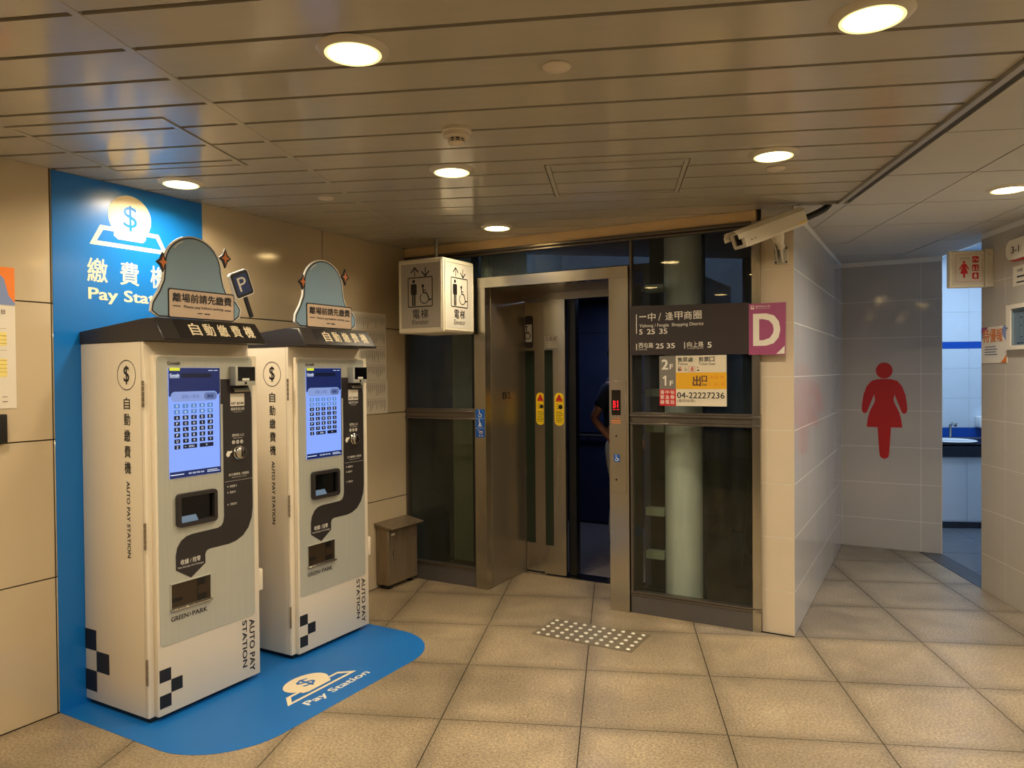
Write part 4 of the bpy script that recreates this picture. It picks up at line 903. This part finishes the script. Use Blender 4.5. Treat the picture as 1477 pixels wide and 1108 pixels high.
G().prism([(-.05, -.03), (.05, -.03), (.05, .045), (-.05, .045)], cf, Ln, Ln+.008).obj('rear_cap', 'camera_white', cc)
P2().rect(0, 1, 0, 1)
sd = lambda a, b, l: F0+ax*a-side*(-.0583-l)*0+side*(.0583+l)+upv*b
sd2 = lambda a, b, l: F0+ax*a-side*(.0583+l)+upv*b
for s_, sgn in ((sd, 1), (sd2, -1)):
    P2().rect(Ln-.06, Ln-.008, -.026, -.020).put('yellow_label', 'yellow', s_, 0, cc, .0006)
    P2().disc(.062, -.012, .005, 12).rect(.075, .095, -.010, -.008).rect(.075, .095, -.015, -.013).put('maker_mark', 'text_grey', s_, 0, cc, .0006)
g = G(); mid = F0+ax*(Ln*.62)-upv*.043
g.tube([mid+upv*.004, mid-upv*.016, Vector((-.722, 4.262, 2.172))], [.036, .032, .014], 18); g.ball((-.722, 4.268, 2.170), .021)
g.obj('swivel', 'camera_white', cc)
g = G(); g.box(-.772, -.700, 4.352, 4.3695, 2.085, 2.178, .003, 1)
for sx in (-.752, -.728): g.prism([(4.353, 2.092), (4.353, 2.165), (4.262, 2.182), (4.250, 2.168), (4.262, 2.150), (4.325, 2.092)], lambda a, b, h: (h, a, b), sx, sx+.005)
g.obj('bracket', 'bracket_grey', cc)
g = G()
for bx_, bz in ((-.764, 2.094), (-.707, 2.094), (-.707, 2.170), (-.764, 2.170)): g.lathe((bx_, 4.352, bz), [(.0055, 0), (.0055, -.005), (0, -.005)], 'y', 8)
g.lathe((-.7545, 4.30, 2.145), [(.010, 0), (.010, -.006), (0, -.006)], 'x', 12); g.obj('bolt', 'black', cc)
cps = [R0+ax*.005, R0+ax*.06+Vector((0, 0, -.012)), Vector((-.545, 4.36, 2.350)), Vector((-.512, 4.385, 2.372)), Vector((-.492, 4.40, 2.3975))]
g = G(); P_ = []
for i in range(len(cps)-1):
    for k in range(6): P_.append(cps[i].lerp(cps[i+1], k/6))
P_.append(cps[-1]); P_ = [P_[0]]+[(P_[i-1]+P_[i]+P_[i+1])/3 for i in range(1, len(P_)-1)]+[P_[-1]]
g.tube(P_, [.017+.0012*(i % 2) for i in range(len(P_))], 14); g.obj('conduit', 'rubber', cc)
# ------------------------------------------------------------------ ceiling fittings
def downlight(X, Y, label):
    t = thing('downlight', label, 'ceiling light', (X, Y, 2.4), 'A', group='round recessed ceiling lights')
    G().lathe((X, Y, 2.4), [(.076, -.010), (.080, -.013), (.098, -.006), (.103, -.0005)], n=40).obj('trim_ring', 'lamp_ring', t)
    G().lathe((X, Y, 2.4), [(0, -.0125), (.070, -.0125), (.070, -.004)], n=40).obj('diffuser', 'lamp_disc', t)
    G().lathe((X, Y, 2.4), [(.0702, -.012), (.078, -.0145), (.0798, -.0125)], n=40).obj('inner_rim', 'lamp_inner', t)
names = {(-.725, 2.02): 'lit ceiling light nearest the camera on the left, above the machines', (.66, 2.03): 'lit ceiling light at the top right, nearest the camera', (-.72, 3.27): 'lit ceiling light just behind the smoke detector',
         (.665, 3.255): 'lit ceiling light beside the small white disc, before the security camera', (-2.02, 3.26): 'lit ceiling light close to the blue wall panel', (-.722, 4.57): 'lit ceiling light furthest away, in front of the lift doorway',
         (1.97, 4.06): 'lit ceiling light in the square tiled corridor ceiling'}
for (X, Y) in LAMPS: downlight(X, Y, names.get((X, Y), 'lit ceiling light over the %s, %s' % ({-2.02: 'pay wall side', -.725: 'left middle of the hall', .66: 'right middle of the hall', 1.97: 'right wall side'}.get(X, 'middle'), {2.8: 'just outside the picture', 2.0: 'just outside the picture', 1.4: 'beside the viewpoint', .75: 'beside the viewpoint', -.55: 'behind the viewpoint', .0: 'behind the viewpoint'}.get(Y, 'in view'))))
for (X, Y, r, l) in ((-.167, 2.219, .043, 'plain white cover disc on the ceiling, nearest the camera'), (.72, 3.477, .042, 'plain white cover disc beside the ceiling light before the security camera'), (-1.47, 3.664, .042, 'plain white cover disc at the left, by the ceiling bar')):
    tag(G().lathe((X, Y, 2.4), [(r, -.0005), (r, -.005), (r-.004, -.008), (0, -.009)], n=32).obj('cover_disc', 'cover_white', frame='A', base=(X, Y, 2.4)), l, 'ceiling disc', 'white cover discs on the strip ceiling')
sm = thing('smoke_detector', 'white smoke detector on the strip ceiling', 'smoke detector', (-.582, 2.73, 2.4), 'A')
cX, cY = -.582, 2.73
G().lathe((cX, cY, 2.4), [(.055, -.0005), (.055, -.012), (.050, -.016), (.048, -.030), (.034, -.036), (.030, -.036)], n=36).obj('base', 'cover_white', sm)
G().lathe((cX, cY, 2.4), [(.027, -.036), (.027, -.050), (0, -.050)], n=28).obj('chamber', 'black', sm)
g = G()
for k in range(8): a = 2*PI*k/8; g.box(cX+.028*math.cos(a)-.003, cX+.028*math.cos(a)+.003, cY+.028*math.sin(a)-.003, cY+.028*math.sin(a)+.003, 2.349, 2.365)
g.obj('vent_rib', 'cover_white', sm)
G().lathe((cX, cY, 2.4), [(.031, -.049), (.031, -.053), (.020, -.060), (0, -.062)], n=28).obj('cap', 'cover_white', sm)
G().lathe((cX, cY, 2.4), [(.0303, -.0425), (.0303, -.0445)], n=28).obj('vent_ring', 'cover_white', sm)
# ------------------------------------------------------------------ restroom pictogram on the grey wall
wf = thing('restroom_figure', 'large dark red woman pictogram on the grey tiled wall', 'pictogram', (-.352, 6.9, .74))
cx = 1275.7; kx = .00517; kz = 1.103
def wpt(px, py): return (-.352+(px-cx)*kx, 1.110-(py-600)*.00578)
half = [(1275.7, 547.3), (1266, 547.5), (1257, 550), (1250, 558), (1245.5, 570), (1243.2, 584), (1242.8, 592), (1245, 596.5), (1248.5, 597), (1251, 594.5), (1256, 582), (1261, 569.5), (1262.4, 577), (1261, 582), (1254.5, 594), (1251.5, 605), (1250, 616.8), (1266, 617), (1268.6, 655), (1270, 660), (1275.7, 663)]
full = [wpt(*p) for p in half]+[wpt(2*cx-p[0], p[1]) for p in half[::-1][1:-1]]
fw = lambda a, b, h: (a, h, b)
G().prism(full, fw, 6.8985, 6.8998).obj('figure_body', 'deep_red', wf)
hc = wpt(1275.7, 535.2)
G().prism(circ(hc[0], hc[1], .0625, 32, ry=.067), fw, 6.8985, 6.8998).obj('figure_head', 'deep_red', wf)
# ------------------------------------------------------------------ things on the right wall
rs = thing('restroom_sign', 'cream projecting box sign with red woman figure and three red symbols', 'sign', (2.45, 5.24, 2.15), 'A')
G().box(2.186, 2.398, 5.243, 5.30, 2.026, 2.268, .010, 3).obj('housing', 'sign_frame', rs)
G().box(2.398, 2.4495, 5.238, 5.305, 2.028, 2.275, .001, 1).obj('mounting_plate', 'camera_white', rs)
fc = G().box(2.200, 2.392, 5.2415, 5.243, 2.040, 2.256).obj('sign_face', 'sign_face_r', rs)
RS = lambda p, n, m, l=.0006: p.put(n, m, 'F', 5.2415, rs, l, frame='A')
p = P2().frame(2.219, 2.384, 2.063, 2.243, .0018)
q = 2.272
p.disc(q, 2.190, .0085, 16).poly([(q-.012, 2.180), (q+.012, 2.180), (q+.031, 2.146), (q+.025, 2.142), (q+.010, 2.163), (q+.024, 2.116), (q+.0085, 2.116), (q+.004, 2.087), (q-.004, 2.087), (q-.0085, 2.116), (q-.024, 2.116), (q-.010, 2.163), (q-.025, 2.142), (q-.031, 2.146)])
for z in (2.208, 2.154, 2.101): p.poly(rrect(2.321, 2.361, z-.021, z+.021, .007))
RS(p, 'red_print', 'red')
p = P2().ring(2.337, 2.203, .010, .004, 14, .3*PI, 1.2*PI).rect(2.345, 2.356, 2.20, 2.21).disc(2.331, 2.158, .004, 10).rect(2.326, 2.336, 2.14, 2.152).disc(2.349, 2.162, .004, 10).poly([(2.343, 2.14), (2.356, 2.14), (2.35, 2.158)])
p.disc(2.341, 2.112, .005, 12).line([(2.330, 2.103), (2.341, 2.104), (2.352, 2.103)], .005).line([(2.334, 2.087), (2.341, 2.103), (2.348, 2.087)], .006)
RS(p, 'symbols', 'white_print', .0012)
RS(P2().text('女用洗手間', 2.247, 2.305, 2.212, 2.223).text("Women's Restroom", 2.250, 2.302, 2.203, 2.208), 'lettering', 'text_grey')
G().lathe((2.425, 5.238, 2.062), [(.003, 0), (.003, -.001), (0, -.001)], 'y', 8).lathe((2.425, 5.238, 2.24), [(.003, 0), (.003, -.001), (0, -.001)], 'y', 8).obj('screw', 'alu', rs)
rgt = lambda a, b, h: (2.45-h, -a, b)
em = thing('exit_lamp', 'cream pill shaped emergency lamp on a dark red base, high on the right wall', 'wall lamp', (2.45, 4.86, 2.22), 'A')
G().prism(rrect(-5.012, -4.70, 2.150, 2.268, .055, 8), rgt, .0005, .022).obj('base', 'deep_red', em)
G().prism(rrect(-5.004, -4.708, 2.157, 2.278, .056, 8), rgt, .022, .040).obj('cover', 'sign_frame', em)
P2().text('3-1', -4.935, -4.85, 2.195, 2.235, .02).put('lettering', 'text_brown', 'R', 2.41, em, frame='A')
pn = thing('paper_notice', 'white paper notice with black lines under the pill shaped lamp', 'notice', (2.45, 4.8, 2.07), 'A')
G().prism(rc(-4.998, -4.62, 1.998, 2.120), rgt, .0003, .0015).obj('sheet', 'paper', pn)
p = P2().text('中英', -4.945, -4.885, 2.080, 2.100, .01).rect(-4.950, -4.68, 2.048, 2.058).rect(-4.955, -4.66, 2.015, 2.023); p.put('lettering', 'black_print', 'R', 2.4485, pn, frame='A')
nc = thing('notice_case', 'cream framed glass notice case on the right wall at the picture edge', 'notice board', (2.45, 4.7, 1.74), 'A')
G().prism(rc(-5.025, -4.40, 1.607, 1.885), rgt, .0005, .028, holes=[rc(-4.975, -4.45, 1.632, 1.858)]).obj('frame', 'machine_cream', nc)
sh_ = G().prism(rc(-4.975, -4.45, 1.632, 1.858), rgt, .0005, .006).obj('sheet', 'paper_white', nc)
p = P2()
for k in range(7): p.frame(-4.915+.065*k, -4.865+.065*k, 1.66, 1.84, .002).rect(-4.905+.065*k, -4.875+.065*k, 1.68, 1.685).rect(-4.905+.065*k, -4.88+.065*k, 1.75, 1.755).rect(-4.905+.065*k, -4.875+.065*k, 1.80, 1.806)
p.rect(-4.94, -4.86, 1.642, 1.650).put('lettering', 'text_grey', 'R', 2.444, sh_, frame='A')
G().prism(rc(-4.975, -4.45, 1.632, 1.858), rgt, .020, .022).obj('glass_pane', 'mirror_glass', nc)
G().lathe((2.422, 5.008, 1.742), [(.007, 0), (.007, -.006), (0, -.006)], 'x', 14).obj('lock', 'chrome', nc)
po = thing('promo_poster', 'small colourful poster with orange lettering at the corner of the right wall', 'poster', (2.45, 5.22, 1.64), 'A')
G().prism(rc(-5.392, -5.066, 1.528, 1.765), rgt, .0003, .004).obj('sheet', 'paper_white', po)
RP = lambda p, n, m, l=.0006: p.put(n, m, 'R', 2.446, po, l, frame='A')
RP(P2().poly([(-5.392, 1.765), (-5.392, 1.68), (-5.37, 1.70), (-5.34, 1.75), (-5.31, 1.765)]).poly([(-5.10, 1.765), (-5.13, 1.74), (-5.11, 1.70), (-5.066, 1.66), (-5.066, 1.765)]), 'colour_field', 'paper_blue')
RP(P2().poly([(-5.392, 1.73), (-5.392, 1.765), (-5.30, 1.765), (-5.34, 1.74)]), 'colour_field', 'purple', .0009)
RP(P2().poly([(-5.14, 1.528), (-5.066, 1.528), (-5.066, 1.58)]).text('特', -5.372, -5.282, 1.665, 1.752, .02).text('優', -5.276, -5.196, 1.665, 1.752, .02).text('報', -5.190, -5.115, 1.665, 1.750, .02), 'lettering', 'orange', .0012)
p = P2()
for k in range(4): p.rect(-5.345, -5.20+.02*(k % 2), 1.632-.017*k, 1.637-.017*k)
RP(p, 'lettering', 'p_blue')
# ------------------------------------------------------------------ washroom counter
wc = thing('wash_counter', 'dark stone wash counter over a white cabinet inside the washroom', 'counter', (3.4, 7.75, 0), 'A')
G().box(2.605, 4.55, 7.435, 8.08, .062, .675).obj('cabinet', 'cabinet_white', wc); G().box(2.605, 4.55, 7.47, 8.08, 0, .06).obj('plinth', 'granite', wc)
for x in (2.62, 3.25, 3.88): G().box(x, x+.615, 7.43, 7.4345, .075, .655).obj('cabinet_door', 'cabinet_white', wc)
G().box(2.605, 4.55, 7.41, 7.44, .672, .792, .003, 1).obj('apron', 'counter_dark', wc)
G().box(2.605, 4.55, 7.41, 8.08, .776, .792).obj('worktop', 'counter_dark', wc)
g = G(); g.lathe((3.22, 7.68, .792), [(.20, 0.0), (.215, .012), (.205, .018), (.19, .012), (.14, .004), (0, .002)], n=36); g.obj('basin', 'porcelain', wc)
fa = thing('faucet', 'chrome faucet behind the washroom basin', 'faucet', (3.33, 7.98, .7925), 'A')
G().tube([(3.33, 7.98, .7925), (3.33, 7.98, .93), (3.33, 7.94, .95), (3.33, 7.86, .935)], .014, 12).tube([(3.33, 7.98, .93), (3.39, 7.97, .95)], .006, 8).obj('spout', 'chrome', fa)
dh = thing('paper_dispenser', 'white rounded dispenser on the washroom wall above the counter', 'dispenser', (3.7, 8.06, .94), 'A')
G().box(3.60, 3.86, 7.96, 8.079, .90, 1.02, .015, 3).obj('case', 'porcelain', dh)
cp_ = G().box(2.75, 3.85, 6.65, 7.35, 2.672, 2.699).obj('ceiling_panel', 'cabinet_white', frame='A', base=(3.3, 7, 2.69)); tag(cp_, 'flat cool ceiling light panel in the washroom', 'ceiling light')
# ------------------------------------------------------------------ person in the lift car
pe = thing('person', 'person in dark t-shirt and pale trousers standing inside the lift, mostly hidden', 'person', (-2.265, 5.80, 0))
def skin(name, chains, m, lv=2, fr=None, root=0):
    """chains: list of [(point, radius), ...]; identical points join"""
    V, R_, E_ = [], [], []; idx = {}
    b = base_of(pe)
    def vid(p, r):
        k = tuple(round(c, 4) for c in p)
        if k not in idx: idx[k] = len(V); V.append(tuple(Vector(p)-b)); R_.append(r)
        return idx[k]
    for ch in chains:
        ids = [vid(p, r) for p, r in ch]
        E_ += [(a, c) for a, c in zip(ids, ids[1:]) if (a, c) not in E_]
    me = bpy.data.meshes.new(name); me.from_pydata(V, E_, []); o = mesh_obj(name, me, m, pe)
    sk = o.modifiers.new('s', 'SKIN'); sk.use_smooth_shade = True
    for i, v in enumerate(me.skin_vertices[0].data):
        r = R_[i]; v.radius = r if isinstance(r, tuple) else (r, r); v.use_root = (i == root)
    sb = o.modifiers.new('u', 'SUBSURF'); sb.levels = lv; sb.render_levels = lv
    bpy.context.view_layer.update(); dg = bpy.context.evaluated_depsgraph_get()
    nm = bpy.data.meshes.new_from_object(o.evaluated_get(dg)); o.modifiers.clear(); o.data = nm; nm.name = name
    if not nm.materials: nm.materials.append(M[m])
    for f in nm.polygons: f.use_smooth = True
    return o
px, py = -2.265, 5.80      # he faces +x (towards the pillar)
def P3(f, s, z): return (px+f, py-s, z)        # f = forward, s = to the near side, z = up
pel = P3(0, 0, .93)
chains = [[(pel, .12), (P3(0, 0, 1.10), .115), (P3(-.01, 0, 1.28), .125), (P3(-.01, 0, 1.40), .10), (P3(0, 0, 1.475), .052), (P3(.015, 0, 1.52), .05), (P3(.02, 0, 1.575), .072), (P3(.015, 0, 1.635), .080), (P3(.01, 0, 1.685), .052)]]
for s_ in (1, -1):
    sh3 = P3(-.01, .165*s_, 1.385)
    el3 = P3(-.135, .235*s_, 1.115) if s_ == 1 else P3(-.10, .235*s_, 1.11)
    wr3 = P3(.02, .20*s_, .93) if s_ == 1 else P3(.10, .20*s_, .92)
    hn = Vector(wr3); dr3 = (hn-Vector(el3)).normalized()
    palm = tuple(hn+dr3*.055)
    chains.append([(P3(-.01, 0, 1.40), .10), (sh3, .052), (tuple((Vector(sh3)+Vector(el3))/2), .043), (el3, .036), (tuple((Vector(el3)+hn)/2), .032), (wr3, .024), (palm, .030)])
    for k in range(4):
        o_ = Vector((.012, 0, 0))*(k-1.5)*1.5; L_ = (.034, .040, .037, .028)[k]
        a1 = Vector(palm)+dr3*.03+o_; a2 = a1+dr3*L_+Vector((0, .006*s_, 0)); a3 = a2+dr3*L_*.7+Vector((0, .014*s_, 0))
        chains.append([(palm, .030), (tuple(a1), .0095), (tuple(a2), .0085), (tuple(a3), .007)])
    t1 = hn+dr3*.03+Vector((.028, 0, 0)); t2_ = t1+dr3*.03+Vector((.012, .004*s_, 0)); chains.append([(palm, .030), (tuple(t1), .011), (tuple(t2_), .009), (tuple(t2_+dr3*.022), .0075)])
    hip = P3(0, .09*s_, .90); kn3 = P3(.02+.04*s_, .10*s_, .49); an3 = P3(-.03+.06*s_, .10*s_, .09)
    chains.append([(pel, .12), (hip, .085), (kn3, .055), (P3(-.02+.05*s_, .10*s_, .33), .052), (an3, .036)])
skin('body', chains, 'skin')
tor = [[(pel, (.135, .16)), (P3(0, 0, 1.08), (.125, .155)), (P3(-.01, 0, 1.24), (.13, .17)), (P3(-.01, 0, 1.37), (.12, .16)), (P3(-.005, 0, 1.44), .07)]]
tor = [[(P3(0, 0, .90), .142), (P3(0, 0, 1.08), .136), (P3(-.01, 0, 1.24), .145), (P3(-.01, 0, 1.37), .125), (P3(-.003, 0, 1.45), .065)]]
for s_ in (1, -1):
    sh3 = P3(-.01, .165*s_, 1.385); el3 = Vector(P3(-.135, .235*s_, 1.115) if s_ == 1 else P3(-.10, .235*s_, 1.11))
    tor.append([(P3(-.01, 0, 1.37), .125), (sh3, .072), (tuple(Vector(sh3).lerp(el3, .45)), .064), (tuple(Vector(sh3).lerp(el3, .72)), .060)])
skin('shirt', tor, 'shirt')
leg = [[(P3(0, 0, .98), .125), (P3(0, 0, .90), .135)]]
for s_ in (1, -1): leg.append([(P3(0, 0, .90), .135), (P3(0, .095*s_, .80), .100), (P3(.02+.04*s_, .10*s_, .49), .076), (P3(-.02+.05*s_, .10*s_, .30), .070), (P3(-.03+.06*s_, .10*s_, .075), .060)])
skin('trousers', leg, 'trousers')
for s_ in (1, -1):
    ax3, sy3 = -.03+.06*s_, .10*s_
    skin('shoe', [[(P3(ax3-.05, sy3, .042), .040), (P3(ax3+.02, sy3, .046), .044), (P3(ax3+.11, sy3, .034), .040), (P3(ax3+.17, sy3, .026), .028)]], 'shoe')
g = G().ball(P3(-.012, 0, 1.655), .088, (1.06, .95, .93), 18); hr = g.obj('hair', 'hair', pe)
for s_ in (1, -1):
    G().ball(P3(.088, .03*s_, 1.605), .011).obj('eye', 'eye_white', pe)
    G().ball(P3(.0, .078*s_, 1.595), .018, (1, .5, 1.5)).obj('ear', 'skin', pe)
G().ball(P3(.100, 0, 1.580), .014, (1.1, .8, 1.6)).obj('nose', 'skin', pe)
G().ball(P3(.086, 0, 1.545), .012, (.6, 1.8, .5)).obj('mouth', 'lips', pe)
